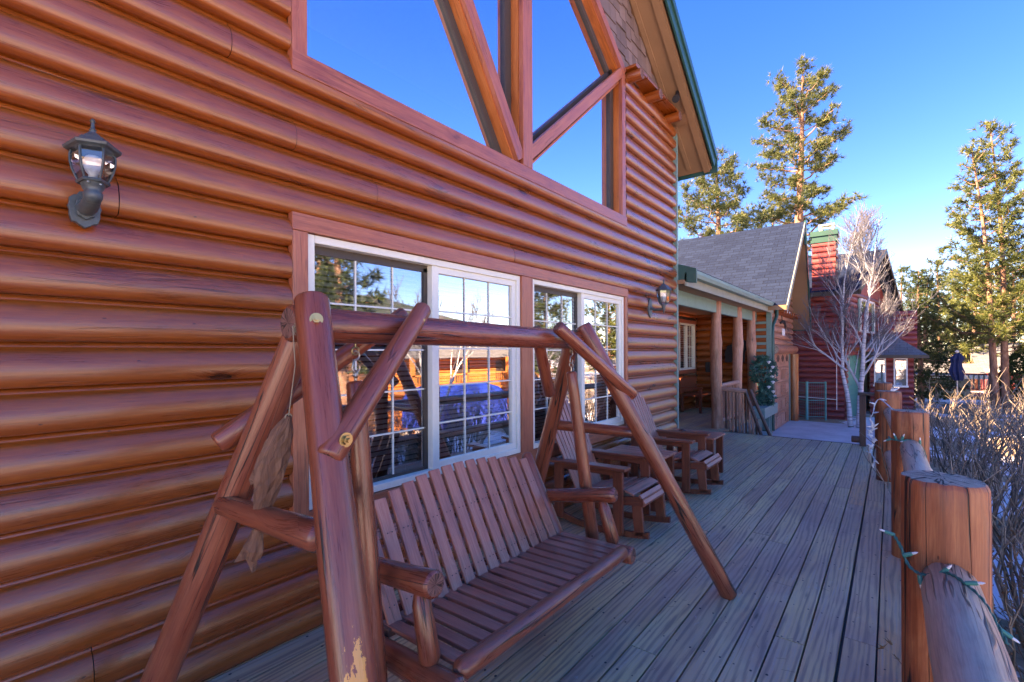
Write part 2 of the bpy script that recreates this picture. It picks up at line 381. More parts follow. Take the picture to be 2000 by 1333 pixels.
def mk_wallshingle():
    s = NT('cedar_shingle'); uv = s.uv(); p1, p2 = s.pid()
    g = s.noise(s.scaled(uv, (60, 3, 1)), 1, 4, .6)
    f = s.math('ADD', s.math('MULTIPLY', g, .5), s.math('MULTIPLY', p1, .5))
    return s.done(s.ramp(f, [(.2, (.13, .085, .075)), (.8, (.24, .16, .14))]), .7, g, .3)
M['wallshingle'] = mk_wallshingle()
def mk_concrete():
    s = NT('old_concrete'); o = s.obj(); n = s.noise(o, 2.2, 6, .65); n2 = s.noise(o, 40, 3, .6)
    f = s.math('ADD', s.math('MULTIPLY', n, .7), s.math('MULTIPLY', n2, .3))
    return s.done(s.ramp(f, [(.3, (.38, .36, .36)), (.6, (.56, .54, .54)), (.8, (.66, .64, .63))]), .85, n2, .3)
M['concrete'] = mk_concrete()
def mk_ground():
    s = NT('winter_ground'); o = s.obj(); a = s.noise(o, .32, 5, .6, .5); b = s.noise(o, 9, 4, .7); c = s.noise(o, 60, 3, .7)
    dirt = s.mix(s.ramp(b, [(.35, 0.0), (.65, 1.0)]), (.22, .155, .09), (.42, .31, .18))
    m = s.ramp(s.math('ADD', a, s.math('MULTIPLY', s.math('SUBTRACT', b, .5), .25)), [(.47, 0.0), (.51, 1.0)])
    col = s.mix(m, dirt, (.80, .80, .80))
    return s.done(col, .85, s.math('ADD', b, s.math('MULTIPLY', c, .3)), .6, .03)
M['ground'] = mk_ground()
def mk_bark(name, a, b, c, birch=False):
    s = NT(name); uv = s.uv()
    if birch:
        n = s.noise(s.scaled(uv, (3, 22, 1)), 1, 3, .6, .3); n2 = s.noise(s.scaled(uv, (14, 5, 1)), 1, 4, .7)
        f = s.math('MINIMUM', n, s.math('ADD', n2, .08))
        col = s.ramp(f, [(.33, a), (.41, b), (.55, c)])
        return s.done(col, .7, n2, .4)
    n = s.noise(s.scaled(uv, (12, 2.4, 1)), 1, 5, .7, .4)
    return s.done(s.ramp(n, [(.3, a), (.5, b), (.7, c)]), .9, n, .8, .03)
M['bark'] = mk_bark('pine_bark', (.08, .04, .028), (.30, .16, .10), (.50, .31, .22))
M['birch'] = mk_bark('birch_bark', (.05, .04, .04), (.32, .32, .33), (.56, .56, .57), True)
def mk_deck():
    s = NT('deck_boards'); uv = s.uv(); p1, p2 = s.pid()
    g1 = s.noise(s.scaled(uv, (16, 1.0, 1)), 1, 5, .62, 1.8)
    g2 = s.noise(s.scaled(uv, (150, 5, 1)), 1, 3, .6)
    ring = s.N('ShaderNodeTexWave', wave_type='BANDS', bands_direction='X'); s.L(s.scaled(uv, (7, .55, 1)), ring.inputs['Vector'])
    ring.inputs['Scale'].default_value = 1.4; ring.inputs['Distortion'].default_value = 14; ring.inputs['Detail'].default_value = 2; ring.inputs['Detail Scale'].default_value = .7
    f = s.math('ADD', s.math('MULTIPLY', g1, .55), s.math('ADD', s.math('MULTIPLY', g2, .25), s.math('MULTIPLY', ring.outputs[1], .2)))
    base = s.ramp(p1, [(0, (.56, .32, .185)), (.25, (.68, .46, .22)), (.45, (.78, .56, .25)), (.7, (.58, .36, .20)), (1, (.76, .40, .165))])
    bl = s.noise(s.scaled(uv, (3, .7, 1)), 1, 4, .6, .6)
    base = s.mix(s.ramp(bl, [(.4, 0.0), (.62, .75)]), base, (.50, .33, .235))
    bl2 = s.noise(s.scaled(uv, (2.2, .5, 3)), 1.7, 4, .6, .6)
    base = s.mix(s.ramp(bl2, [(.55, 0.0), (.68, .55)]), base, (.68, .36, .16))
    wp = s.noise(s.scaled(s.obj(), (1.0, .55, 1)), 1.15, 4, .6, .5)
    base = s.mix(s.ramp(wp, [(.52, 0.0), (.62, .55)]), base, (.80, .60, .30)); base = s.mix(s.ramp(wp, [(.36, .5), (.45, 0.0)]), base, (.40, .22, .15))
    col = s.mix(s.ramp(f, [(.36, .75), (.52, 0.0)]), base, (.26, .165, .12))
    col = s.mix(s.ramp(f, [(.57, 0.0), (.72, .6)]), col, (.42, .36, .32))
    vo = s.N('ShaderNodeTexVoronoi'); s.L(s.scaled(uv, (7, 1.5, 1)), vo.inputs['Vector']); vo.inputs['Scale'].default_value = 1
    kn = s.ramp(s.math('ADD', vo.outputs['Distance'], s.math('MULTIPLY', g1, .08)), [(.08, 1.0), (.12, .3), (.17, 0.0)])
    col = s.mix(s.math('MULTIPLY', kn, .7), col, (.03, .022, .02))
    # a little dust and scuffing
    du = s.noise(s.scaled(uv, (20, 9, 1)), 1, 4, .75, 1.5)
    col = s.mix(s.ramp(du, [(.63, 0.0), (.70, .5)]), col, (.50, .46, .43))
    h = s.math('SUBTRACT', f, s.math('MULTIPLY', kn, .3))
    return s.done(col, s.ramp(g1, [(.2, .42), (.8, .62)]), h, .5, .003, .5)
M['deck'] = mk_deck()
M['nail'] = plain('nail_stain', (.03, .025, .03), .6)

# ---------------------------------------------------------------- ground and paving
G = -0.62
def sheet(name, x0, y0, x1, y1, z, mat, n=1):
    mb = MB(); mb.quad([(x0, y0, z), (x1, y0, z), (x1, y1, z), (x0, y1, z)]); return tag(mb.build(name, mat), kind='structure')
def terrain():
    mb = MB(); mb.n(); N = 90; xs = np.sign(np.linspace(-1, 1, N)) * np.abs(np.linspace(-1, 1, N)) ** 2.4 * 700; ys = xs + 10
    vs = []
    for y in ys:
        for x in xs:
            z = G
            d = max(0, math.hypot(x - 3, y - 10) - 22); z += .12 * math.sin(x * .31 + 1) * math.sin(y * .27) * min(1, d / 8)
            q = min(1, max(0, (x - 6) / 10)); w_ = min(1, max(0, (30 - y) / 10)); z -= 2.3 * q * q * (3 - 2 * q) * w_
            vs.append((x, y, z))
    mb.v = vs
    for j in range(N - 1):
        for i in range(N - 1):
            a = j * N + i; mb.face((a, a + 1, a + 1 + N, a + N), [(vs[q][0], vs[q][1]) for q in (a, a + 1, a + 1 + N, a + N)], True)
    return tag(mb.build('ground', M['ground']), kind='structure')
terrain()
mb = MB(); mb.quad([(-.1, 9.3, G + .012), (2.6, 9.3, G + .012), (3.0, 17.2, G + .012), (-.1, 17.2, G + .012)])
tag(mb.build('driveway', M['concrete']), kind='structure')

# ---------------------------------------------------------------- the log house
house = thing('log_house', 'orange stained log house with tall gable windows, covered porch and attached garage', 'house')
CH = .18
PROF = [(-.030, 0.0), (.010, .0008), (.030, .003), (.041, .010), (.049, .022), (.054, .038), (.056, .056), (.055, .076), (.050, .098), (.041, .120), (.029, .138), (.016, .150), (.006, .156), (.004, .160), (.003, .174), (-.030, .177), (-.030, .18)]
def course(mb, O, D, Nn, s0, s1, z, prof=PROF, sc=1.0):
    """one log-siding course along D from s0 to s1 at height z; joints cut it into lengths"""
    O = Vector(O); D = Vector(D); Nn = Vector(Nn); L = s1 - s0; cuts = [s0]; p = s0 + random.uniform(2.5, 7.5)
    while p < s1 - .6: cuts.append(p); p += random.uniform(4.2, 6.5)
    cuts.append(s1)
    for i in range(len(cuts) - 1):
        mb.n(); a = cuts[i] + (.0015 if i else 0); b = cuts[i + 1] - (.0015 if i < len(cuts) - 2 else 0); base = len(mb.v); jit = random.uniform(-.0025, .0025)
        nseg = max(1, int((b - a) / .8))
        for k in range(nseg + 1):
            q = a + (b - a) * k / nseg
            for x, zz in prof:
                mb.v.append(tuple(O + D * q + Nn * (x * sc + jit) + Vector((0, 0, z + zz))))
        n = len(prof); acc = [0]
        for k in range(1, n): acc.append(acc[-1] + math.dist(prof[k], prof[k - 1]))
        for k in range(nseg):
            va = a + (b - a) * k / nseg; vb = a + (b - a) * (k + 1) / nseg
            for j in range(n - 1):
                q = base + k * n + j
                mb.face((q, q + n, q + n + 1, q + 1), [(acc[j], va), (acc[j], vb), (acc[j + 1], vb), (acc[j + 1], va)], True)
def siding(mb, O, D, Nn, z0, z1, iv, sc=1.0):
    k = 0; z = z0
    while z < z1 - .01:
        for a, b in iv(z): course(mb, O, D, Nn, a, b, z, sc=sc)
        z += CH; k += 1

W1A, W1B, W2A, W2B = 1.355, 3.315, 3.485, 5.40        # window frames along the wall
WZ0, WZ1 = .68, 2.245
CORN = 7.20
# main facade
mb = MB()
def iv_main(z):
    zc = z + .09
    if .60 < zc < 2.34: return [(-8, 1.26), (5.47, CORN)]
    if zc > 3.16: return [(-8, 1.26), (5.45, CORN)]
    return [(-8, CORN)]
siding(mb, (0, 0, 0), (0, 1, 0), (1, 0, 0), -.18, 5.03, iv_main)
mb.build('wall', M['siding'], house)['label'] = 'long front wall of horizontal orange log siding'
# structure behind the facade (rooms), dark inside
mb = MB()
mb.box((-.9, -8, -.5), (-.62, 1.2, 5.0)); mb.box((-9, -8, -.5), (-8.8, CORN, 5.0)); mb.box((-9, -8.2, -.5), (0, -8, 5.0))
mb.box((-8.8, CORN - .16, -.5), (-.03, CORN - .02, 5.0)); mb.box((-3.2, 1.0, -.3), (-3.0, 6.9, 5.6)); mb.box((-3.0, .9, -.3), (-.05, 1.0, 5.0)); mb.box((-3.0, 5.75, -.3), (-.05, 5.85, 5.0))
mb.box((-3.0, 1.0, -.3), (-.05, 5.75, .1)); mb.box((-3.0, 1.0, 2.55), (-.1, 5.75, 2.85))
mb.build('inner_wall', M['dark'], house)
# trim boards round the ground-floor windows
mb = MB(); X = .042; T = .05
mb.board((X, 1.262, .56), (X, 1.262 + 0, 2.245), .001, .001) if 0 else None
def vb(mb, y0, y1, z0, z1, x=X, t=T): mb.board((x - t / 2 + .012, (y0 + y1) / 2, z0), (x - t / 2 + .012, (y0 + y1) / 2, z1), y1 - y0, t, (1, 0, 0))
def hb(mb, y0, y1, z0, z1, x=X, t=T): mb.board((x - t / 2 + .012, y0, (z0 + z1) / 2), (x - t / 2 + .012, y1, (z0 + z1) / 2), t, z1 - z0)
hb(mb, 1.26, 5.48, WZ1 + .004, 2.345, .046); vb(mb, 1.262, W1A - .004, .56, WZ1 + .002); vb(mb, W1B + .004, W2A - .004, WZ0, WZ1 + .002)
vb(mb, W2B + .004, 5.47, .56, WZ1 + .002); hb(mb, W1A - .003, W2B + .003, .56, WZ0 - .004, .03)
mb.build('window_trim', M['trim'], house, bevel=.003)

def slider(y0, y1, name_label):
    """two-sash vinyl slider; the near sash sits back behind a bug screen"""
    fr = MB(); t = .045; x0, x1 = -.055, .035
    fr.box((x0, y0, WZ0), (x1, y0 + t, WZ1)); fr.box((x0, y1 - t, WZ0), (x1, y1, WZ1))
    fr.box((x0, y0 + t, WZ1 - t), (x1 - .001, y1 - t, WZ1)); fr.box((x0, y0 + t, WZ0), (x1 - .001, y1 - t, WZ0 + t))
    w = fr.build('window', M['cream'], house, bevel=.004); w['label'] = name_label
    ym = y0 + (y1 - y0) * .485
    # track ledge, back sash (dark), mullion, front sash
    f = MB(); f.box((-.045, ym - .01, WZ0 + t), (.022, ym + .055, WZ1 - t))
    a, b, c, d = ym + .055, y1 - t, WZ0 + t, WZ1 - t; s = .05
    for lo, hi in (((-.02, a, c), (.018, b, c + s)), ((-.02, a, d - s), (.018, b, d)), ((-.02, b - s, c + s), (.018, b, d - s))): f.box(lo, hi)
    f.build('sash', M['cream'], w, bevel=.003)
    f = MB(); a2, b2 = y0 + t, ym - .01; s2 = .022
    for lo, hi in (((-.05, a2, c), (-.03, b2, c + s2)), ((-.05, a2, d - s2 * 2.2), (-.03, b2, d)), ((-.05, a2, c + s2), (-.03, a2 + s2, d - s2)), ((-.05, b2 - s2 * 1.6, c + s2), (-.03, b2, d - s2))): f.box(lo, hi)
    f.build('sash', M['bronze'], w)
    f = MB()
    for q0, q1, xx, g0, g1 in ((a2 + s2, b2 - s2, -.034, c + s2, d - .05), (a, b - s, .002, c + s, d - s)):
        for i in (1, 2): y = q0 + (q1 - q0) * i / 3; f.board((xx, y, g0), (xx, y, g1), .011, .006, (1, 0, 0))
        for i in range(1, 5): z = g0 + (g1 - g0) * i / 5; f.board((xx + .001, q0, z), (xx + .001, q1, z), .006, .011)
    f.build('muntin', M['cream'], w)
    g = MB(); g.quad([(-.04, a2, c), (-.04, b2, c), (-.04, b2, d), (-.04, a2, d)]); g.build('pane', M['glass_screen'], w)
    g = MB(); g.quad([(-.004, a, c + s), (-.004, b - s, c + s), (-.004, b - s, d - s), (-.004, a, d - s)]); g.build('pane', M['glass'], w)
    for k, (q0, q1, drop) in enumerate(((a2, b2, .0), (a, b, .0))):
        bl = MB(); z = d - .06
        bl.box((-.155, q0 + .01, d - .05), (-.115, q1 - .01, d - .005))
        while z > c + .02:
            bl.board((-.135, q0 + .012, z), (-.135, q1 - .012, z), .034, .0025, (.55 if z < 1.45 else .95, 0, .9)); z -= .036
        for q in (.15, .5, .85): y = q0 + (q1 - q0) * q; bl.tube([(-.118, y, d), (-.118, y, c)], .0012, 4)
        o = bl.build('window_blind', M['blind'])
        tag(o, ('grey slatted blind behind the %s pane of the %s slider window' % (('near screened', 'far clear')[k], 'wider nearer' if y0 < 2 else 'farther')), 'blind', 'blinds in the ground floor windows')
slider(W1A, W1B, 'slider window nearest to the log swing')
slider(W2A, W2B, 'second slider window, behind the rocking chairs')

# gable window: opening, deep reveals, glass, timber frame
GB, GT = 3.235, 5.0
SLP = .70
def rz_(y): return 4.97 + (5.40 - y) * SLP          # underside line of the right rake casing
gw = MB(); XG = -.085
gw.quad([(XG, 1.3, GB - .05), (XG, 5.4, GB - .05), (XG, 5.4, 5.0), (XG, 3.36, rz_(3.36) + .1), (XG, 1.3, 5.0)])
gpane = gw.build('gable_window', M['glass_gable'], house); gpane['label'] = 'tall triangular gable glazing reflecting the sky'
mb = MB(); x = .04
hb(mb, 1.26, 5.45, GB - .115, GB, .05, .06)                                  # sill band
vb(mb, 1.262, 1.35, GB, 5.1, .044)
vb(mb, 5.335, 5.43, GB, 4.99, .044)
vb(mb, 3.335, 3.475, GB, 6.2, .052, .05)
def diag(mb, y0, z0, y1, z1, w, x, t=.05):
    a = Vector((x, y0, z0)); b = Vector((x, y1, z1)); mb.board(a, b, t, w, (0, -(z1 - z0), (y1 - y0)))
diag(mb, 3.36, GB + .06, 5.38, 5.02, .105, .030)
diag(mb, 3.32, GB + .05, 2.29, 4.78 + .08, .115, .031)
diag(mb, 5.42, 5.01, 3.3, 5.01 + 2.12 * SLP, .10, .034)
mb.build('frame', M['trim'], gpane, bevel=.003)
mb = MB(); xr0, xr1 = -.085, .01
def rev(mb, y0, z0, y1, z1, wd=.03): 
    a = Vector(((xr0 + xr1) / 2, y0, z0)); b = Vector(((xr0 + xr1) / 2, y1, z1)); mb.board(a, b, xr1 - xr0, wd, (0, -(z1 - z0), (y1 - y0)))
rev(mb, 5.35, GB, 5.35, 5.0); rev(mb, 3.345, GB, 3.345, 6.2); rev(mb, 3.46, GB, 3.46, 6.2); rev(mb, 1.33, GB, 1.33, 5.1)
rev(mb, 3.39, GB + .09, 5.33, 4.98); rev(mb, 3.42, GB - .01, 5.40, 4.93, .02)
rev(mb, 3.27, GB + .03, 2.24, 4.82); rev(mb, 3.36, GB + .07, 2.34, 4.88, .02)
rev(mb, 5.40, 4.97, 3.3, 4.97 + 2.1 * SLP)
mb.build('reveal', M['reveal'], gpane)
mb = MB(); xr0, xr1 = -.105, -.06
rev(mb, 5.28, GB, 5.28, 4.9, .09); rev(mb, 3.27, GB, 3.27, 6.2, .09); rev(mb, 3.20, GB, 2.17, 4.80, .07); rev(mb, 3.42, GB + .17, 5.3, 5.02, .05); rev(mb, 5.32, 4.9, 3.25, 4.9 + 2.07 * SLP, .06)
mb.build('sash', M['bronze'], gpane)

# shingled gable above
mb = MB(); z = 5.10; k = 0
def roofz(y): return 7.64 - .715 * abs(y - 3.4)
while z < 7.3:
    y = 1.0 - (k % 2) * .07
    while y < 7.1:
        w = random.choice((.11, .14, .17)); zd = z - random.choice((0, .0, .035, .045)); yc = y + w / 2
        in_rake = (zd - .02 > 5.06 + (5.42 - yc) * SLP) if yc < 5.5 else True
        if in_rake and z + .1 < roofz(yc) and yc > 3.4:
            mb.board((.018 + .006 * (k % 2), yc, zd), (.004, yc, z + .2), w - .004, .012, (1, 0, 0))
        y += w
    z += .155; k += 1
sh = mb.build('gable_shingles', M['wallshingle'], house)
mb = MB()
mb.quad([(-.01, 5.42, 5.0), (-.01, 7.19, 5.0), (-.01, 3.4, 7.7), (-.01, 3.4, 6.45)]); mb.quad([(-.01, 1.3, 5.0), (-.01, 3.4, 6.45), (-.01, 3.4, 7.7), (-.01, -.4, 5.0)])
mb.build('gable_sheathing', M['trim'], house)
# ledge on three log brackets
mb = MB()
for y in (5.52, 6.12, 6.86): mb = MB(); mb.tube([(-.02, y, 4.985), (.235, y, 4.985)], .068, 16, jit=.01); mb.build('log_bracket', M['siding'], house)

mb = MB()
for a, b in ((5.44, 5.78), (5.80, 6.42), (6.44, 7.02)): mb.box((.0, a, 5.058), (.19, b, 5.09))
mb.build('ledge', M['siding'], house, bevel=.003)

# main roof
mb = MB(); XR = .42; ye = 7.86
def rp(y, dz): return 7.64 - .715 * abs(y - 3.4) + dz
mb.prism([(3.4, rp(3.4, .10)), (ye, rp(ye, .10)), (ye, rp(ye, .28)), (3.4, rp(3.4, .28)), (-1.06, rp(-1.06, .28)), (-1.06, rp(-1.06, .10))], -9.2, XR, lambda a, b, h: (h, a, b))
roof = mb.build('roof', M['shingle'], house)
mb = MB(); mb.prism([(3.4, rp(3.4, .0)), (ye - .02, rp(ye - .02, .0)), (ye - .02, rp(ye - .02, .098)), (3.4, rp(3.4, .098)), (-1.04, rp(-1.04, .098)), (-1.04, rp(-1.04, 0))], -9.1, XR - .03, lambda a, b, h: (h, a, b))
mb.build('soffit', M['soffit'], roof)
mb = MB()
for yy in (7.05, 5.3): mb.board((.0, yy, rp(yy, -.012)), (XR - .03, yy, rp(yy, -.012)), .16, .02, (0, .715, 1))
mb.board((XR - .10, ye - .02, rp(ye, -.014)), (XR - .10, 3.4, rp(3.4, -.014)), .09, .022, (0, .58, .81)); mb.board((.06, ye - .1, rp(ye - .1, -.012)), (.06, 3.4, rp(3.4, -.012)), .06, .02, (0, .58, .81))
mb.build('batten', M['soffit'], roof)
mb = MB()
for sgn in (1, -1):
    y2 = 3.4 + sgn * 4.46
    mb.board((XR + .014, 3.4, rp(3.4, .13)), (XR + .014, y2, rp(ye, .13)), .028, .24, (0, sgn * .58, .81))
    mb.board((XR + .040, 3.4, rp(3.4, .205)), (XR + .040, y2, rp(ye, .205)), .024, .09, (0, sgn * .58, .81))
mb.board((-9.2, ye + .012, rp(ye, .08)), (XR + .05, ye + .012, rp(ye, .08)), .024, .24)
mb.build('fascia', M['darkgreen'], roof, bevel=.003)
mb = MB(); mb.box((.0, CORN - .002, -.15), (.062, CORN + .045, rp(CORN, -.02))); mb.build('corner_board', M['tealpaint'], house, bevel=.003)
# unseen roof slab added further left to keep the deck in shade
mb = MB(); mb.box((-9.2, -8.4, 5.02), (.4, -1.1, 5.25)); mb.build('shade_roof', M['shingle'], house)

# porch
mb = MB(); siding(mb, (-1.75, 0, 0), (0, 1, 0), (1, 0, 0), 0, 2.7, lambda z: [(7.2, 12.22), (13.68, 13.8)] if .95 < z + .09 < 2.45 else [(7.2, 13.8)])
siding(mb, (0, 13.8, 0), (1, 0, 0), (0, -1, 0), 0, 2.7, lambda z: [(-1.7, .10)])
mb.build('porch_wall', M['siding'], house)
mb = MB(); mb.box((-1.9, 7.2, 2.60), (.16, 13.79, 2.66)); mb.build('porch_ceiling', M['soffit'], house)
mb = MB(); x = -1.9
for i in range(14): mb.box((-1.75 + i * .128, 7.2, -.045), (-1.75 + i * .128 + .122, 13.79, -.004))
mb.build('porch_floor', M['deck'], house)
mb = MB(); mb.box((.0 - .09, 9.9, -.6), (-.03, 13.75, -.05)); mb.build('porch_skirt', M['tealpaint'], house)
# porch window
mb = MB(); y0, y1, z0, z1 = 12.32, 13.58, 1.08, 2.33
for lo, hi in (((-1.75, y0 - .1, z0 - .1), (-1.70, y0, z1 + .1)), ((-1.75, y1, z0 - .1), (-1.70, y1 + .1, z1 + .1)), ((-1.75, y0, z1), (-1.701, y1, z1 + .1)), ((-1.75, y0, z0 - .1), (-1.701, y1, z0))): mb.box(lo, hi)
mb.build('window_trim', M['trim'], house)
mb = MB()
for lo, hi in (((-1.76, y0, z0), (-1.69, y0 + .05, z1)), ((-1.76, y1 - .05, z0), (-1.69, y1, z1)), ((-1.76, y0 + .05, z1 - .05), (-1.691, y1 - .05, z1)), ((-1.76, y0 + .05, z0), (-1.691, y1 - .05, z0 + .05)), ((-1.74, 12.90, z0 + .05), (-1.70, 12.97, z1 - .05))): mb.box(lo, hi)
pw = mb.build('window', M['cream'], house); pw['label'] = 'small white porch window'
mb = MB(); 
for i in range(1, 4): mb.box((-1.735, 12.97, z0 + i * .3 + .01), (-1.725, y1 - .05, z0 + i * .3 + .028))
mb.box((-1.734, 13.24, z0 + .05), (-1.726, 13.258, z1 - .05)); mb.build('muntin', M['cream'], pw)
mb = MB(); mb.quad([(-1.74, y0, z0), (-1.74, y1, z0), (-1.74, y1, z1), (-1.74, y0, z1)]); mb.build('pane', M['glass'], pw)
mb = MB(); zz = z0 + .06
while zz < z1 - .05: mb.board((-1.80, y0 + .05, zz), (-1.80, y1 - .05, zz), .03, .003, (.6, 0, .8)); zz += .05
mb.build('slat_blind', M['blind'], pw)
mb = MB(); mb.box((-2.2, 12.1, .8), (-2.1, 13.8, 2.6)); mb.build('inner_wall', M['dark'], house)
# porch logs, beam, fascia, gutter, downspout
def rough_log(mb, x, y, z0, z1, r):
    m = 12; pts = []; rr = []; ph = random.uniform(0, 6)
    for i in range(m + 1):
        t = i / m; pts.append((x + .012 * math.sin(ph + t * 5), y + .012 * math.cos(ph + t * 4), z0 + (z1 - z0) * t))
        rr.append(r * (1.12 - .2 * t) * (1 + .05 * math.sin(ph * 2 + t * 9) + (.16 if abs(t - .66) < .05 else 0)))
    mb.tube(pts, rr, 16)
for y in (10.22, 11.9, 13.38):
    mb = MB(); rough_log(mb, -.2, y, -.02, 2.62, .105); mb.build('porch_post', M['porchpost'], house)
for y in (10.02,):
    pass
mb = MB()
for a, b in ((7.25, 10.08), (10.36, 11.77), (12.03, 13.27), (13.5, 13.79)): mb.box((-.24, a, 2.36), (-.16, b, 2.60))
mb.build('porch_beam', M['tealpaint'], house, bevel=.004)
mb = MB(); mb.prism([(-1.9, 3.52), (.22, 2.80), (.22, 2.86), (-1.9, 3.58)], 7.26, 13.9, lambda a, b, h: (a, h, b)); mb.build('porch_roof', M['shingle'], house)
mb = MB(); mb.box((.155, 7.25, 2.57), (.185, 14.1, 2.76)); mb.box((-.16, 7.26, 2.66), (.155, 14.0, 2.68)); mb.build('eave_board', M['beige'], house)
mb = MB(); g = [(0, 0), (.10, 0), (.125, .055), (.125, .10), (.115, .10), (.115, .06), (.09, .012), (.01, .012), (.01, .10), (0, .10)]
mb.prism(g, 7.3, 14.25, lambda a, b, h: (.187 + a, h, 2.70 + b)); gut = mb.build('gutter', M['tealpaint'], house)
mb = MB(); mb.prism([(-.12, 2.74), (.20, 2.62), (.33, 2.60), (.33, 2.82), (.10, 2.90), (-.12, 2.98)], 7.20 + .05, 7.29, lambda a, b, h: (a, h, b)); mb.build('rake_end', M['darkgreen'], house, bevel=.004)
mb = MB(); mb.tube([(.25, 14.12, 2.70), (.25, 14.12, 2.55), (.24, 14.1, 2.46), (.215, 13.98, 2.34), (.20, 13.86, 2.25), (.20, 13.84, 2.1), (.20, 13.84, -.5)], .045, 8, sq=.8); mb.build('downspout', M['darkgreen'], house)

# garage
GX = .12; GY0, GY1 = 13.8, 17.35
mb = MB()
def iv_gar(z):
    zc = z + .09
    if zc < 1.62: return [(GY0 + .02, GY0 + .14), (17.1, GY1)]
    a, b = GY0, GY1
    if zc > 2.75: a = max(a, 16.5 - (5.22 - zc) / .87); b = min(b, 16.5 + (5.22 - zc) / 2.6)
    return [(a, b)] if b - a > .1 else []
siding(mb, (GX, 0, 0), (0, 1, 0), (1, 0, 0), -.60, 3.2, iv_gar)
mb.build('garage_wall', M['porchpost'], house)
mb = MB(); zz = 3.2; k = 0
while zz < 5.2:
    y = 13.9 - (k % 2) * .1
    while y < 17.6:
        if y > 16.5 - (5.22 - zz - .15) / .87 and y < 16.5 + (5.22 - zz - .15) / 2.6: mb.board((GX + .02, y, zz), (GX, y, zz + .25), .15, .02, (1, 0, 0))
        y += .16
    zz += .18; k += 1
mb.build('gable_shingles', M['wallshingle'], house)
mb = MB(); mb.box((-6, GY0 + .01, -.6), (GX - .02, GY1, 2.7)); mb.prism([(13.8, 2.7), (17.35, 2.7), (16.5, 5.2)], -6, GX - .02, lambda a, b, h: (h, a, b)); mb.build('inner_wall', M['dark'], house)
# overhead door with pressed panels
mb = MB(); d0, d1 = 13.98, 16.85; dz = 2.14 / 5
for r in range(5):
    z0 = -.6 + r * dz; mb.box((GX - .03, d0, z0 + .004), (GX + .0, d1, z0 + dz - .004))
    if r < 4:
        for c in range(4): w = (d1 - d0) / 4; mb.box((GX, d0 + c * w + .07, z0 + .08), (GX + .012, d0 + (c + 1) * w - .07, z0 + dz - .08))
door = mb.build('garage_door', M['porchpost'], house, bevel=.004); door['label'] = 'salmon brown panelled overhead garage door'
mb = MB(); z0 = -.6 + 4 * dz
for c in range(4):
    w = (d1 - d0) / 4; cy = d0 + (c + .5) * w
    for s_ in (-1, 0, 1):
        a = s_ * .75; r0, r1 = .06, .26
        p = [(cy + math.sin(a - .22) * r1, z0 + .1 + math.cos(a - .22) * r1), (cy + math.sin(a + .22) * r1, z0 + .1 + math.cos(a + .22) * r1), (cy + math.sin(a) * r0, z0 + .1 + math.cos(a) * r0)]
        mb.prism(p, GX + .001, GX + .006, lambda q, w_, h: (h, q, w_))
mb.build('pane', M['black'], door)
mb = MB(); mb.box((GX - .02, d0 - .12, -.6), (GX + .03, d0, 1.6)); mb.box((GX - .02, d1, -.6), (GX + .03, d1 + .1, 1.56)); mb.build('door_jamb', M['tealpaint'], house)
mb = MB(); mb.tube([(GX + .08, d1 + .27, -.6), (GX + .08, d1 + .27, 1.48)], .15, 16, jit=.02); mb.build('log_column', M['siding'], house)
mb = MB(); mb.tube([(GX + .07, 13.95, 1.62), (GX + .07, 17.3, 1.62)], .13, 16, jit=.01); mb.build('log_lintel', M['porchpost'], house)
mb = MB(); mb.box((GX - .05, GY0 - .06, -.6), (GX + .06, GY0 + .07, 2.66)); mb.box((GX - .32, GY0 - .04, -.5), (GX - .06, GY0 - .01, 2.4)); mb.build('corner_board', M['tealpaint'], house)
# garage roof
mb = MB(); A0, A1, A2 = (13.35, 2.60), (16.55, 5.38), (17.72, 2.32)
mb.n(); b = len(mb.v)
XO = .60
mb.quad([(-8, 13.35, 2.72), (XO, 13.35, 2.72), (XO, 16.55, 5.46), (-8, 16.55, 5.46)]); mb.quad([(XO, 17.72, 2.34), (-8, 17.72, 2.34), (-8, 16.55, 5.46), (XO, 16.55, 5.46)])
gr = mb.build('roof', M['shingle'], house)
mb = MB(); mb.prism([(13.35, 2.60), (13.35, 2.715), (16.55, 5.452), (17.72, 2.333), (17.66, 2.26), (16.5, 5.30)], -8, XO - .01, lambda a, b_, h: (h, a, b_)); mb.build('soffit', M['soffit'], gr)
mb = MB(); mb.board((XO + .012, 13.33, 2.64), (XO + .012, 16.55, 5.39), .024, .16, (0, -.65, .76)); mb.build('fascia', M['beige'], gr)
mb = MB(); mb.board((XO + .014, 16.55, 5.36), (XO + .014, 17.72, 2.26), .03, .15, (0, .93, .35)); mb.board((XO + .02, 16.5, 4.75), (XO + .02, 16.5, 5.46), .14, .05, (1, 0, 0)); mb.board((-1, 17.72, 2.30), (XO + .02, 17.72, 2.30), .03, .15); mb.build('fascia', M['darkgreen'], gr)
mb = MB()
for i in range(9): y = 14.2 + i * .36; mb.tube([(GX, y, 2.62), (GX + .3, y, 2.62)], .06, 10)
mb.box((GX, 14.0, 2.68), (GX + .24, 17.3, 2.71)); mb.build('log_bracket', M['siding'], house)

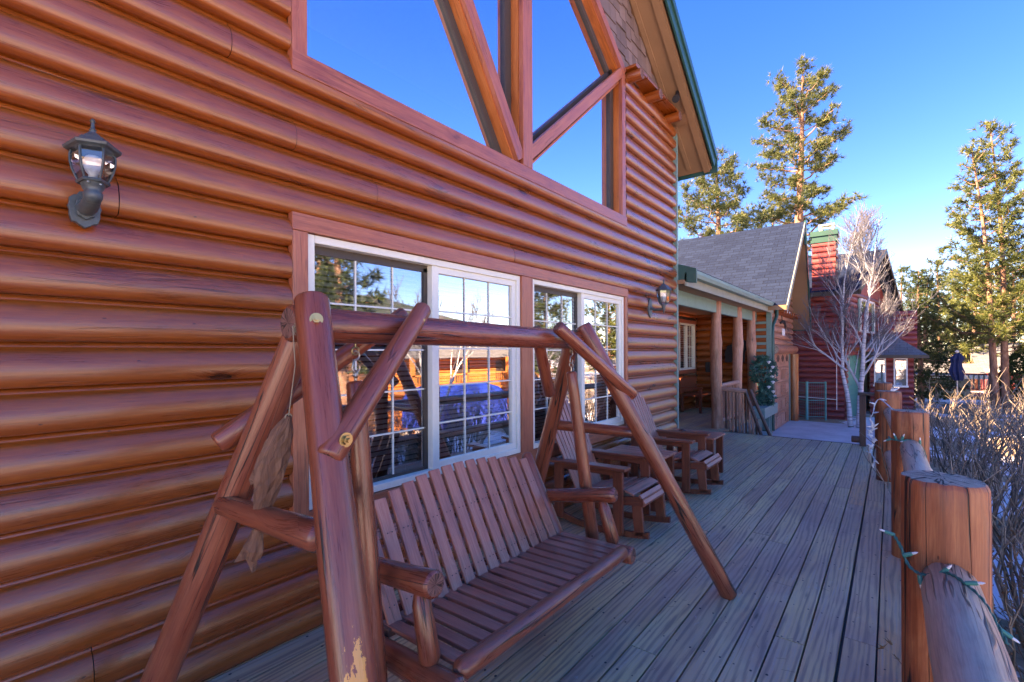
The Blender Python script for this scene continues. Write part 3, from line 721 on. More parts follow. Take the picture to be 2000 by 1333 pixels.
# ---------------------------------------------------------------- deck
mb = MB(); xb = 2.68; nails = MB()
while xb > -.02:
    w = .138; y = -3.0 - random.uniform(0, 1.5)
    while y < 9.78:
        L = random.choice((2.44, 3.05, 3.66, 4.27)); y2 = min(y + L, 9.80)
        if 9.80 - y2 < .5: y2 = 9.80
        mb.board((xb - w / 2, y + .002, -.016 + random.uniform(-.001, .001)), (xb - w / 2, y2 - .002, -.016 + random.uniform(-.001, .001)), w, .032)
        y = y2
    for k in range(-5, 24):
        for q in (.03, w - .03):
            if random.random() < .85:
                yy = k * .405 + .12 + random.uniform(-.012, .012); r = random.uniform(.0035, .0075)
                if yy < 9.7: nails.n(); b = len(nails.v); nails.v += [(xb - q + r * math.cos(a * 1.05), yy + r * 1.2 * math.sin(a * 1.05), .0017) for a in range(6)]; nails.face(range(b, b + 6), [(0, 0)] * 6)
    xb -= w + (.0085 if abs(xb - 2.5) > .1 else .015)
deck = tag(mb.build('deck', M['deck'], bevel=.0025), kind='structure')
nl = nails.build('nail', M['nail'], deck); nl['kind'] = 'stuff'
mb = MB(); mb.box((-.05, 9.81, -.30), (2.70, 9.86, -.001)); mb.box((2.69, -3, -.30), (2.73, 9.86, -.004)); mb.box((-.05, 9.812, -.6), (2.70, 9.84, -.31)); mb.box((.0, -3, -.2), (2.69, 9.8, -.05)); mb.build('deck_rim', M['dkpost'], deck)

# ---------------------------------------------------------------- log railing of the deck
rail = thing('deck_railing', 'log railing of thick split posts and round rails along the open deck side', 'railing', (2.7, 5, 0))
def split_post(x, y, r, h, lean=0, flat=.9, crack=True):
    mb = MB(); mb.n(); n = 28; ph = random.uniform(0, 6); zs = [-.55, -.1, .25, .6, h - .1, h - .018, h - .004, h]
    rs = [1.02, 1.03, .98, .99, 1.0, .985, .94, .90]
    ang = [2 * math.pi * j / n for j in range(n)]; b = len(mb.v)
    crk = [random.choice(range(n)) for _ in range(2)] + [int(n * .72), int(n * .60)]
    for i, (z, q) in enumerate(zip(zs, rs)):
        for j, a in enumerate(ang):
            rr = r * q * (1 + .03 * math.sin(2 * a + ph) + .02 * math.sin(3 * a + ph * 2 + z * 2))
            ca = math.cos(a) * rr; sa = math.sin(a) * rr
            ca = max(ca, -r * flat)
            if j in crk and z > (.2 if j == crk[2] else .5): ca *= .86; sa *= .86
            mb.v.append((x + ca + lean * z, y + sa, z))
    for i in range(len(zs) - 1):
        for j in range(n):
            k = (j + 1) % n; u0 = j / n * 6.283 * r; u1 = (j + 1) / n * 6.283 * r
            mb.face((b + i * n + j, b + i * n + k, b + i * n + n + k, b + i * n + n + j), [(u0, zs[i]), (u1, zs[i]), (u1, zs[i + 1]), (u0, zs[i + 1])], True)
    c = len(mb.v); t0 = b + (len(zs) - 1) * n; mb.v += [mb.v[t0 + j] for j in range(n)] + [(x + lean * h, y, h + .006)]
    for j in range(n):
        k = (j + 1) % n; mb.face((c + j, c + k, c + n), [(math.cos(ang[j]) * r, math.sin(ang[j]) * r), (math.cos(ang[k]) * r, math.sin(ang[k]) * r), (0, 0)], False, 1)
    return mb
for x, y, r, h in ((2.725, 2.02, .112, 1.165), (2.705, 4.72, .118, 1.11), (2.57, 7.35, .13, 1.08), (2.50, 9.62, .12, 1.06), (2.74, -1.0, .11, 1.15)):
    split_post(x, y, r, h).build('post', M['post'], rail)
def rlog(a, b, r, mat='rail'): m = MB(); m.tube([a, b], r, 20, jit=.015, round_end=.012); m.build('rail', M[mat], rail)
rlog((2.745, -1.0, .88), (2.735, 1.96, .865), .069); rlog((2.74, 2.1, .85), (2.715, 4.66, .84), .066); rlog((2.70, 4.8, .84), (2.59, 7.26, .83), .064); rlog((2.56, 7.44, .83), (2.5, 9.55, .82), .06)
rlog((2.745, -1.0, .34), (2.735, 1.96, .34), .06, 'post'); rlog((2.74, 2.1, .34), (2.715, 4.66, .33), .06); rlog((2.70, 4.8, .33), (2.59, 7.26, .32), .06)
mb = MB(); mb.box((2.19, 9.66, -.25), (2.275, 9.75, .84)); mb.build('post', M['dkpost'], rail, bevel=.006)['label'] = 'slim dark square end post'
mb = MB(); mb.box((2.17, 9.645, .841), (2.47, 9.765, .885)); mb.build('rail', M['dkpost'], rail, bevel=.01)
mb = MB(); mb.tube([(2.08, 9.72, .10), (2.19, 9.72, .10)], .055, 14, round_end=.01); mb.build('rail_stub', M['dkpost'], rail)

# porch railing and steps
pr_ = thing('porch_railing', 'slender log railing beside the porch steps with sloping handrail', 'railing', (.1, 10.2, 0))
m = MB(); m.tube([(-.12, 10.24, .80), (.36, 10.24, .775)], .045, 12, jit=.02); m.build('rail', M['porchpost'], pr_)
m = MB(); m.tube([(-.17, 10.3, .86), (-.17, 11.8, .86)], .045, 12, jit=.02); m.build('rail', M['porchpost'], pr_)
m = MB(); m.tube([(-.17, 10.3, .12), (-.17, 11.8, .12)], .04, 12, jit=.02); m.build('rail', M['porchpost'], pr_)
for (x0, x1, y) in ((.33, .64, 10.24), (.40, .78, 10.34)):
    m = MB(); m.tube([(x0, y, .80), (x1, y, -.14)], .032, 10, jit=.02); m.build('handrail', M['dkpost'], pr_)
for i in range(11):
    x = -.02 + i * .062; z1 = .76 if x < .34 else .76 - (x - .34) * 2.6
    m = MB(); m.tube([(x, 10.24 + random.uniform(-.01, .01), -.25), (x, 10.24, z1)], .019 + random.uniform(0, .006), 8, jit=.05); m.build('baluster', M['porchpost'] if i % 3 else M['dkpost'], pr_)
for i in range(9):
    m = MB(); y = 10.45 + i * .15; m.tube([(-.17, y, .12), (-.17, y, .84)], .018, 8, jit=.05); m.build('baluster', M['porchpost'], pr_)
st = thing('porch_steps', 'grey wooden steps going down from the porch behind the slender railing', 'steps', (.2, 11, -.6))
for i in range(3):
    m = MB(); m.box((-.02 + i * .26, 10.4, -.10 - i * .16), (.27 + i * .26, 11.8, -.06 - i * .16)); m.build('tread', M['tealpaint'], st)
for y in (10.42, 11.78):
    m = MB(); m.prism([(-.02, -.6), (-.02, -.11), (.24, -.11), (.24, -.27), (.5, -.27), (.5, -.43), (.76, -.43), (.76, -.6)], y - .02, y + .02, lambda a, b, h: (a, h, b)); m.build('stringer', M['tealpaint'], st)

# ---------------------------------------------------------------- log A-frame and hanging bench
sf = thing('swing_stand', 'reddish brown log A-frame of the porch swing, standing on the deck', 'swing stand', (1.0, 1.8, 0))
def log(parent, name, pts, r, mat='swing', n=20, jit=.02, re=.012, lab=None):
    m = MB(); m.tube(pts, r, n, jit=jit if len(pts) == 2 else 0, round_end=re); o = m.build(name, M[mat], parent)
    if lab: o['label'] = lab
    return o
def bolt(parent, p, d, r=.017):
    p = Vector(p); d = Vector(d).normalized(); m = MB()
    m.tube([p, p + d * .004], r * 1.25, 14); m.tube([p + d * .004, p + d * .016], r * .8, 6); m.tube([p + d * .016, p + d * .026], r * .42, 8); return m.build('bolt', M['brass'], parent)
BT = (1.0, .76, 1.665)
log(sf, 'beam', [(1.0, .775, 1.672), (1.0, 1.3, 1.665), (1.0, 2.0, 1.655), (1.0, 2.80, 1.648)], [.064, .062, .060, .057])
log(sf, 'leg', [(1.045, .835, 1.76), (1.83, .60, .0)], [.056, .060], 'swing_worn', 24, lab='nearest leg with a flaked patch of bare pale wood')
log(sf, 'leg', [(.985, .855, 1.70), (.36, .45, .0)], [.055, .058])
log(sf, 'leg', [(1.03, 2.69, 1.745), (1.79, 3.23, .0)], [.053, .052])
log(sf, 'leg', [(.96, 2.70, 1.70), (.25, 3.05, .0)], [.052, .056])
log(sf, 'brace', [(1.088, 1.30, 1.755), (1.30, .745, 1.255)], [.036, .044])
log(sf, 'brace', [(.905, 1.35, 1.745), (.72, .655, 1.245)], [.036, .042])
log(sf, 'brace', [(1.09, 2.30, 1.72), (1.285, 2.90, 1.285)], [.038, .040])
log(sf, 'brace', [(.915, 2.33, 1.715), (.79, 2.66, 1.285)], [.036, .040])
log(sf, 'crossbar', [(.74, .66, 1.035), (1.31, .73, 1.03)], [.034, .047], re=.02)
log(sf, 'crossbar', [(.66, 2.86, 1.045), (1.35, 2.94, 1.035)], [.038, .036], re=.02)
bolt(sf, (1.136, .803, 1.68), (.9, -.42, .1)); bolt(sf, (1.122, 1.25, 1.70), (1, 0, 0), .014); bolt(sf, (1.325, .79, 1.31), (1, 0, 0), .018)
bolt(sf, (1.122, 2.35, 1.70), (1, 0, 0), .013); bolt(sf, (1.07, 2.73, 1.65), (1, .3, .3), .013)

sb = thing('swing_bench', 'slatted log swing bench hanging by hooks from the A-frame beam', 'swing bench', (1.1, 1.85, .4))
YN, YF = 1.17, 2.62
log(sb, 'hanger_post', [(1.0, 1.035, 1.462), (1.13, 1.035, .30)], [.036, .043])
log(sb, 'hanger_post', [(1.0, 2.60, 1.445), (1.09, 2.72, .31)], [.034, .044])
log(sb, 'side_log', [(.72, YN, .345), (1.42, YN, .372)], [.045, .055])
log(sb, 'side_log', [(.72, YF - .03, .335), (1.41, YF + .0, .365)], [.042, .052])
log(sb, 'front_log', [(1.375, YN + .03, .415), (1.375, YF - .05, .40)], [.040, .038], re=.025)
log(sb, 'back_log', [(.80, YN - .10, .37), (.80, YF - .02, .37)], [.036, .036])
log(sb, 'arm', [(.72, YN + .01, .645), (1.275, YN + .02, .705)], [.045, .052])
log(sb, 'arm', [(.72, YF - .02, .60), (1.30, YF + .0, .705)], [.040, .047], re=.02)
def turned(parent, a, b, r):
    a = Vector(a); b = Vector(b); m = MB()
    P = [a.lerp(b, t) for t in (0, .04, .18, .5, .84, .97, 1)]; m.tube(P, [r * .45, r * .62, r * .92, r, r * 1.02, r * .5, r * .3], 16); m.build('arm_support', M['swing'], parent)
turned(sb, (1.19, YN + .015, .665), (1.265, YN + .01, .385), .040); turned(sb, (1.205, YF, .655), (1.29, YF, .385), .040)
log(sb, 'stile', [(.90, YN + .03, .27), (.64, YN + .02, .93)], [.040, .038], re=.02)
log(sb, 'stile', [(.965, YF - .06, .31), (.66, YF - .06, .885)], [.040, .038], re=.02)
m = MB(); m.board((.925, YN + .04, .395), (.925, YF - .08, .385), .075, .035, (0, 0, 1)); m.build('seat_rail', M['dkpost'], sb, bevel=.003)
m = MB(); m.board((.745, YN + .05, .73), (.745, YF - .08, .72), .05, .03, (.92, 0, .4)); m.build('back_rail', M['swing'], sb, bevel=.003)
ns = 17
for i in range(ns):
    y = YN + .085 + i * (YF - YN - .16) / (ns - 1); m = MB()
    z = .405
    m.board((.885, y, z), (1.355, y, z + .012), .058, .020); m.build('seat_slat', M['slat'], sb, bevel=.004)
nb = 14
for i in range(nb):
    t = i / (nb - 1); y = YN + .095 + t * (YF - YN - .235); arch = math.sin(math.pi * (.12 + t * .72)) ** .8
    top = .77 + .17 * arch; k = (top - .40) / (.92 - .40)
    a = Vector((.935, y, .405)); b = Vector((.935 - .27 * k, y + (t - .5) * -.0, top)); m = MB()
    m.board(a, b, .070, .018, (.9, 0, .45)); 
    o = m.build('back_slat', M['slat'], sb, bevel=.005)
m = MB()
for i in range(nb):
    t = i / (nb - 1); y = YN + .095 + t * (YF - YN - .235)
    for k, q in ((.12, -.012), (.12, .014), (.62, -.014), (.62, .012)):
        x = .935 - .27 * k + .0096 * .9; z = .405 + .52 * k + .0096 * .45 + .0; c = Vector((x, y + q, z)); d = Vector((.9, 0, .45)).normalized()
        m.tube([c, c + d * .0016], .0032, 6)
m.build('screw', M['nail'], sb)
# hooks
def ring(m, c, r, w, ax, n=16, a0=0, a1=6.283):
    c = Vector(c); ax = Vector(ax); u = ax.orthogonal().normalized() if abs(ax.z) > .5 else Vector((0, 0, 1)); v = ax.cross(u)
    P = [c + (u * math.cos(a0 + (a1 - a0) * i / n) + v * math.sin(a0 + (a1 - a0) * i / n)) * r for i in range(n + 1)]; m.tube(P, w, 8)
for y, yt, zt in ((1.035, 1.035, 1.462), (2.60, 2.60, 1.445)):
    hk = thing('hanging_hook', 'zinc S-hook and eye bolts joining the %s hanger post to the swing beam' % ('near' if y < 2 else 'far'), 'hook', (1.0, y, 1.55), 'hooks of the swing bench')
    m = MB(); m.tube([(1.0, y, 1.605), (1.0, y, 1.592)], .0042, 8); ring(m, (1.0, y, 1.578), .015, .0038, (1, 0, 0)); m.build('eye_bolt', M['brass'], hk)
    m = MB(); P = []
    for i in range(13): a = math.pi * .55 - i / 12 * math.pi * 1.35; P.append((1.0, y + .017 * math.cos(a + .3), 1.560 + .017 * math.sin(a + .3)))
    for i in range(13): a = math.pi * .9 + i / 12 * math.pi * 1.35 - .2; P.append((1.0, y + .002 + .016 * math.cos(a), 1.512 + .016 * math.sin(a)))
    m.tube(P, .0040, 8); m.build('s_hook', M['metal'], hk)
    m = MB(); m.tube([(1.0, y, zt - .004), (1.0, y, 1.475)], .0042, 8); ring(m, (1.0, y, 1.488), .013, .0038, (0, 1, 0)); m.build('eye_bolt', M['metal'], hk)

# carved fish on a cord
fi = thing('carved_fish', 'rough carved wooden fish dangling on a cord from the near end of the swing beam', 'carved fish', (1.03, .775, 1.37))
m = MB(); tp = Vector((1.065, .745, 1.365)); bt = Vector((.955, .665, .905)); N_ = 15; pts = []; ry = []; 
m.n(); ring_n = 14; b = len(m.v); ax = (bt - tp).normalized(); side = ax.cross(Vector((.45, -.9, 0))).normalized(); dep = ax.cross(side)
prof = [.010, .026, .036, .042, .047, .050, .049, .046, .042, .036, .031, .024, .018, .024, .036, .030]
for i, r in enumerate(prof):
    t = i / (len(prof) - 1); c = tp.lerp(bt, t) + side * .010 * math.sin(t * 5) 
    for j in range(ring_n):
        a = 6.283 * j / ring_n; rr = r * (1 + .10 * math.sin(j * 2.3 + i * 1.7) + random.uniform(-.05, .05)); m.v.append(tuple(c + side * math.cos(a) * rr * .95 + dep * math.sin(a) * rr * .80))
for i in range(len(prof) - 1):
    for j in range(ring_n):
        k = (j + 1) % ring_n; m.face((b + i * ring_n + j, b + i * ring_n + k, b + (i + 1) * ring_n + k, b + (i + 1) * ring_n + j), [(j * .02, i * .03), (j * .02 + .02, i * .03), (j * .02 + .02, i * .03 + .03), (j * .02, i * .03 + .03)])
m.face([b + (ring_n - 1 - j) for j in range(ring_n)], [(0, 0)] * ring_n); q = b + (len(prof) - 1) * ring_n; m.face([q + j for j in range(ring_n)], [(0, 0)] * ring_n)
m.build('body', M['fish'], fi)
m = MB(); c = tp.lerp(bt, .44) + side * .045
m.prism([(-.03, 0), (.0, -.012), (.045, .012), (.03, .026), (-.01, .02)], -.008, .008, lambda x_, y_, h: c + ax * x_ + side * y_ + dep * h); m.build('fin', M['fish'], fi); m = MB()
c2 = tp.lerp(bt, .97)
m.prism([(-.035, -.02), (-.01, .022), (.05, .040), (.022, .0), (.055, -.035)], -.009, .009, lambda x_, y_, h: c2 + ax * x_ + side * y_ + dep * h)
m.build('tail', M['fish'], fi)
m = MB(); top = Vector((1.055, .765, 1.66)); m.tube([top, Vector((1.085, .758, 1.53)), tp + Vector((0, 0, -.005))], .0022, 6)
for i in range(3): ring(m, top + Vector((0, .01, -.01 * i)), .010, .0016, (0, 1, 0), 10)
m.tube([top, (1.05, .80, 1.60), (1.02, .84, 1.598)], .002, 6); ring(m, tp + Vector((0, 0, -.004)), .011, .0025, (1, 0, 0), 10); m.build('cord', M['cord'], fi)

# ---------------------------------------------------------------- rocking chairs and tables
def make_chair(label):
    c = thing('rocking_chair', label, 'rocking chair', (0, 0, 0), 'slatted wooden rocking chairs')
    W = .62    # y from 0 to W, faces +x; x measured from the wall
    B = lambda name, a, b, w, h, up=(0, 0, 1), mat='furn': (lambda m: m.build(name, M[mat], c, bevel=.004))(MB().board(a, b, w, h, up))
    for y in (.03, W - .03):
        B('front_post', (.83, y, .045), (.83, y, .565), .035, .085, (1, 0, 0)); B('rear_post', (.24, y, .06), (.24, y, .555), .035, .085, (1, 0, 0))
        B('arm_rail', (.20, y, .535), (.86, y, .55), .03, .05)
        B('armrest', (.14, y, .572), (.915, y, .592), .115, .026)
        m = MB(); y0, y1 = (y + .03, y + .06) if y < .3 else (y - .06, y - .03); P = []
        for i in range(13): t = i / 12; P.append((.02 + t * 1.06, .052 + .15 * (abs(t - .52) / .52) ** 2.2 * (1.0 if t < .52 else .35)))
        Q = [(x, z - .05) for x, z in P]; poly = P + [(1.10, P[-1][1] - .02)] + Q[::-1]
        for i in range(12): m.prism([P[i], P[i + 1], Q[i + 1], Q[i]], y0, y1, lambda a, b, h: (a, h, b))
        m.build('rocker', M['furn'], c)
        B('front_leg', (1.0, y + (.045 if y < .3 else -.045), .05), (.97, y + (.045 if y < .3 else -.045), .36), .03, .085, (1, 0, 0))
        B('seat_side', (.20, y + (.035 if y < .3 else -.035), .22), (1.03, y + (.035 if y < .3 else -.035), .345), .03, .075)
        m = MB(); m.lathe((1.0, y + (.028 if y < .3 else -.028), .075), [(0, 0), (.009, 0)], 8); 
    for i in range(7):
        t = i / 6; x = .42 + t * .60; z = .30 + .095 * math.sin(min(1, t * 1.15) * 1.75); tilt = math.cos(min(1, t * 1.15) * 1.75)
        if i == 6: x += .012; z -= .035
        B('seat_slat', (x, .045, z), (x, W - .045, z), .082, .02, (-(.25 if i < 5 else (-.35 if i == 5 else -1.3)), 0, 1), 'slat')
    nb_ = 10
    for i in range(nb_):
        t = i / (nb_ - 1) - .5; yb = W / 2 + t * .40; yt = W / 2 + t * .60; zt = 1.10 - .20 * (abs(t) * 2) ** 2.4
        kk = (zt - .30) / .80
        B('back_slat', (.40, yb, .30), (.40 - .33 * kk, yb + (yt - yb) * kk, zt), .047, .018, (.9, 0, .4), 'slat')
    B('back_rail', (.235, .06, .66), (.235, W - .06, .66), .03, .05); B('back_rail', (.11, .07, .93), (.11, W - .07, .93), .03, .05)
    B('seat_front', (1.035, .04, .335), (1.035, W - .04, .335), .02, .07)
    return c
ch = make_chair('wooden fan-back rocking chair nearer to the log swing')
ch.location = (-.02, 3.62, 0)
copy_tree(ch, (.02, 5.18, 0), 'wooden fan-back rocking chair farther from the swing, beside the porch corner')
def make_table(label):
    c = thing('side_table', label, 'side table', (0, 0, 0), 'slatted wooden side tables')
    B = lambda name, a, b, w, h, up=(0, 0, 1), mat='furn': (lambda m: m.build(name, M[mat], c, bevel=.004))(MB().board(a, b, w, h, up))
    for i in range(5): y = .05 + i * .10; B('top_slat', (.0, y, .50), (.62, y, .50), .092, .024, mat='slat')
    for x in (.06, .56):
        for y in (.045, .455): B('leg', (x, y, 0), (x, y, .486), .045, .085, (1, 0, 0))
        B('stretcher', (x, .09, .17), (x, .41, .17), .03, .06)
    for y in (.03, .47): B('apron', (.02, y, .462), (.60, y, .462), .02, .05)
    return c
tb = make_table('slatted wooden side table between the two rocking chairs'); tb.location = (.24, 4.40, .02)
copy_tree(tb, (.30, 6.02, -.0), 'slatted wooden side table past the farther rocking chair')
m = MB(); m.lathe((.44, 6.30, .513), [(.0, 0), (.045, 0), (.05, .012), (.03, .02), (.015, .028), (.0, .03)], 12)
tag(m.build('ashtray', M['black']), 'small dark round dish on the farther side table', 'dish')

# ---------------------------------------------------------------- wall lanterns
def lantern(name, label, loc, upright):
    """hexagonal coach lantern; upright: body stands on the arm (near one), else hangs beside a taller backplate"""
    L = thing(name, label, 'wall lantern', loc, 'wall lanterns on the log facade'); x0, y0, z0 = loc
    bx = x0 + .165; zb = z0 + .09                                   # body axis, bottom of glass
    ph = R(12)
    m = MB(); pl = [(.0, -.115), (.022, -.10), (.034, -.088), (.05, -.085), (.060, -.05), (.060, -.02), (.066, .0), (.060, .02), (.060, .045), (.045, .062), (.03, .068), (.022, .085), (.0, .092)]
    poly = [(a, b) for a, b in pl] + [(-a, b) for a, b in pl[-2:0:-1]]
    m.prism([(a * .95, b * .95) for a, b in poly], x0 + .03, x0 + .052, lambda a, b, h: (h, y0 + a, z0 + b)); m.prism([(a * .6, b * .6) for a, b in poly], x0 + .052, x0 + .068, lambda a, b, h: (h, y0 + a, z0 + b)); m.build('backplate', M['lampmetal'], L, bevel=.003)
    m = MB(); m.tube([(x0 + .05, y0, z0 - .01), (x0 + .10, y0, z0 - .015), (x0 + .145, y0, z0 - .0), (bx, y0, z0 + .035)], [.038, .036, .034, .030], 14)
    m.lathe((bx, y0, z0), [(.0, -.02), (.024, -.015), (.034, .01), (.036, .035), (.030, .042), (.040, .06), (.046, .085)], 18); m.build('arm', M['lampmetal'], L)
    m = MB(); m.lathe((bx, y0, zb), [(.0, -.012), (.058, -.010), (.062, -.002), (.060, .004), (.0, .005)], 6, ph=ph)
    gp = [(.052, .004), (.062, .03), (.072, .06), (.078, .095), (.079, .13), (.074, .155)]
    for j in range(6):
        a = ph + j * math.pi / 3; m.tube([(bx + math.cos(a) * r, y0 + math.sin(a) * r, zb + z) for r, z in gp], .0045, 6)
    m.build('cage', M['lampmetal'], L)
    m = MB(); m.lathe((bx, y0, zb), [(r * .97, z) for r, z in gp], 6, ph=ph); m.build('glass_panel', M['lampglass'], L)
    m = MB(); m.lathe((bx, y0, zb), [(.0, .150), (.088, .152), (.101, .158), (.104, .172), (.092, .180), (.080, .186), (.070, .204), (.052, .212), (.046, .222), (.030, .236), (.024, .246), (.012, .252), (.012, .262), (.015, .266), (.009, .274), (.007, .30), (.011, .312), (.006, .322), (0, .324)], 6, ph=ph); m.build('roof', M['lampmetal'], L, bevel=.002)
    m = MB(); m.lathe((bx, y0, zb), [(.0, .01), (.016, .012), (.017, .04), (.026, .055), (.036, .085), (.036, .105), (.026, .128), (.0, .138)], 16); m.build('bulb', M['bulb'], L)
    m = MB()
    for a in (-.4, .6):
        m.lathe((bx + .046 * math.cos(a), y0 + .046 * math.sin(a) - .01, zb - .022), [(0, 0), (.005, .001), (.005, .006), (0, .008)], 8)
    m.build('screw', M['metal'], L)
    return L
lantern('wall_lantern', 'weathered lantern with clear glass and big bulb on the log wall left of the windows', (.03, .405, 2.155), True).scale = (1.22, .82, .75)
L2 = thing('wall_lantern', 'dark lantern on the log wall between the windows and the porch', 'wall lantern', (0.03, 6.15, 2.16), 'wall lanterns on the log facade')
x0, y0, z0 = L2.location
m = MB(); m.lathe((x0 + .02, y0, z0), [(.0, .03), (.03, .025), (.045, .01), (.05, 0)], 14, axis='X'); 
m.prism([(.0, -.135), (.04, -.10), (.06, -.04), (.06, .04), (.04, .10), (0, .135), (-.04, .10), (-.06, .04), (-.06, -.04), (-.04, -.10)], x0 + .02, x0 + .04, lambda a, b, h: (h, y0 + a, z0 + b)); m.build('backplate', M['lampmetal'], L2, bevel=.003)
m = MB(); m.tube([(x0 + .04, y0, z0), (x0 + .10, y0, z0 - .03), (x0 + .17, y0, z0 - .025), (x0 + .22, y0, z0 - .01)], .018, 10); m.lathe((x0 + .22, y0, z0), [(0, -.085), (.010, -.08), (.006, -.065), (.018, -.04), (.022, -.01), (.026, .015), (.05, .045), (0, .045)], 12); m.build('arm', M['lampmetal'], L2)
bx, zb = x0 + .22, z0 + .045; gp = [(.05, .0), (.068, .04), (.080, .09), (.086, .14), (.088, .17)]
m = MB()
for j in range(6): a = j * math.pi / 3 + .3; m.tube([(bx + math.cos(a) * r, y0 + math.sin(a) * r, zb + z) for r, z in gp], .005, 6)
m.build('cage', M['lampmetal'], L2); m = MB(); m.lathe((bx, y0, zb), [(r * .97, z) for r, z in gp], 6, ph=.3); m.build('glass_panel', M['lampglass'], L2)
m = MB(); m.lathe((bx, y0, zb), [(0, .168), (.10, .170), (.108, .182), (.085, .205), (.06, .235), (.035, .25), (.022, .262), (.010, .27), (.008, .30), (.011, .31), (0, .33)], 6, ph=.3); m.build('roof', M['lampmetal'], L2)
m = MB(); m.lathe((bx, y0, zb), [(0, .02), (.025, .03), (.036, .07), (.036, .11), (0, .145)], 12); m.build('bulb', M['bulb'], L2)

# spot light and small fittings
m = MB(); m.tube([(.24, 6.72, 5.28), (.24, 6.72, 5.20), (.27, 6.60, 5.12)], [.02, .028, .045], 12); m.tube([(.27, 6.60, 5.12), (.285, 6.53, 5.07)], [.045, .05], 12)
tag(m.build('spotlight', M['black']), 'small black spotlight under the main roof overhang', 'spotlight')
m = MB(); m.box((GX + .05, 15.35, 2.02), (GX + .07, 15.75, 2.22)); tag(m.build('house_number', M['white'], bevel=.003), 'small white plaque on the garage wall above the door', 'plaque')
m = MB(); m.tube([(GX + .05, 14.9, 2.75), (GX + .16, 14.9, 2.72)], .03, 8); m.tube([(GX + .16, 14.8, 2.74), (GX + .25, 14.7, 2.62)], [.04, .06], 10); m.tube([(GX + .16, 15.0, 2.74), (GX + .25, 15.1, 2.62)], [.04, .06], 10)
tag(m.build('floodlight', M['white']), 'white twin floodlight high on the garage wall', 'floodlight')
m = MB(); m.tube([(GX + .07, 15.0, 2.36), (GX + .07, 15.5, 2.42), (GX + .07, 15.9, 2.30)], [.03, .05, .02], 8); m.tube([(GX + .07, 15.3, 2.4), (GX + .07, 15.25, 2.58)], .012, 6); m.tube([(GX + .07, 15.7, 2.36), (GX + .07, 15.8, 2.18)], .015, 6)
tag(m.build('wall_ornament', M['black']), 'dark metal ornament on the garage wall over the white plaque', 'ornament')
# porch furnishings
m = MB(); m.prism([(-.36, -.0), (-.36, .30), (-.28, .46), (-.12, .52), (.05, .50), (.15, .58), (.26, .62), (.34, .54), (.42, .42), (.34, .36), (.26, .32), (.24, 0), (.12, 0), (.10, .18), (-.12, .18), (-.16, 0)], 13.60, 13.66, lambda a, b, h: (-.62 + a * .8, h, 1.28 + b * .95))
tag(m.build('wall_silhouette', M['black']), 'black bear-shaped cutout hung on the porch end wall', 'wall decoration')
m = MB(); m.box((-1.42, 13.58, 1.0), (-1.22, 13.68, 1.28)); tag(m.build('mailbox', M['black'], bevel=.01), 'small black box on the porch end wall', 'mailbox')
pb = thing('porch_bench', 'dark wooden bench against the back of the porch', 'bench', (-1.4, 12.9, 0))
for nm, lo, hi in (('seat', (-1.66, 12.3, .42), (-1.15, 13.55, .46)), ('backrest', (-1.70, 12.3, .5), (-1.66, 13.55, .88)), ('arm', (-1.66, 12.3, .62), (-1.12, 12.37, .66)), ('arm', (-1.66, 13.48, .62), (-1.12, 13.55, .66)), ('leg', (-1.2, 12.3, 0), (-1.14, 12.36, .62)), ('leg', (-1.2, 13.49, 0), (-1.14, 13.55, .62)), ('leg', (-1.66, 12.3, 0), (-1.6, 12.36, .42)), ('leg', (-1.66, 13.49, 0), (-1.6, 13.55, .42))):
    m = MB(); m.box(lo, hi); m.build(nm, M['furn'], pb)
# planter and garland
pl = thing('planter_box', 'pale green wooden planter box at the porch corner by the garage', 'planter', (.2, 12.6, 0))
m = MB(); m.box((.06, 12.0, .02), (.36, 13.55, .27)); m.build('box', M['tealpaint'], pl, bevel=.008)
for y in (12.1, 13.4): m = MB(); m.box((.12, y, -.6), (.20, y + .08, .02)); m.build('leg', M['tealpaint'], pl)
gd = thing('evergreen_garland', 'evergreen garland with white ribbon tumbling over the planter beside the last porch post', 'garland', (.15, 12.6, .3))

def tufts(mb, pts, n, L, w, spread=None, dirs=None):
    """clusters of thin blades; pts list of (p, r)"""
    for p, rr in pts:
        mb.n(); k = (random.random(), random.random())
        for _ in range(n):
            d = Vector((random.gauss(0, 1), random.gauss(0, 1), random.gauss(.25, 1))).normalized(); l = L * random.uniform(.6, 1.15) * rr
            s_ = d.orthogonal().normalized(); s_ = Matrix.Rotation(random.uniform(0, 6.28), 3, d) @ s_
            b = len(mb.v); o = Vector(p) + d * .04 * l
            mb.v += [tuple(o - s_ * w * .5), tuple(o + s_ * w * .5), tuple(o + d * l)]
            mb.k = (min(1, max(0, k[0] + random.uniform(-.2, .2))), 0); mb.face((b, b + 1, b + 2), [(0, 0)] * 3)
mb = MB(); P = []
for i in range(520):
    t = random.random(); z = .25 + t * 1.20; r = (.12 + .15 * abs(math.sin(t * 6.0 + .6)) + .13 * (t > .45)) * (1 if t < .9 else .7) ; a = random.uniform(0, 6.28); q = r * random.uniform(.4, 1)
    P.append(((.12 + q * math.cos(a) * .8 + (1 - t) * .10, 12.95 + q * math.sin(a) * 1.5 - (.5 - t) * .2, z), 1))
tufts(mb, P, 7, .09, .03); mb.build('foliage', M['garland'], gd, fix=False)
mb = MB()
for i in range(9): z = .35 + i * .12; y = 12.75 + .12 * math.sin(i * 1.4); mb.lathe((.36 - .05 * math.cos(i * 2.2), y + .14 - i * .03, z), [(0, -.045), (.022, -.02), (.05, .02), (0, .035)], 5)
mb.build('ribbon', M['white'], gd)

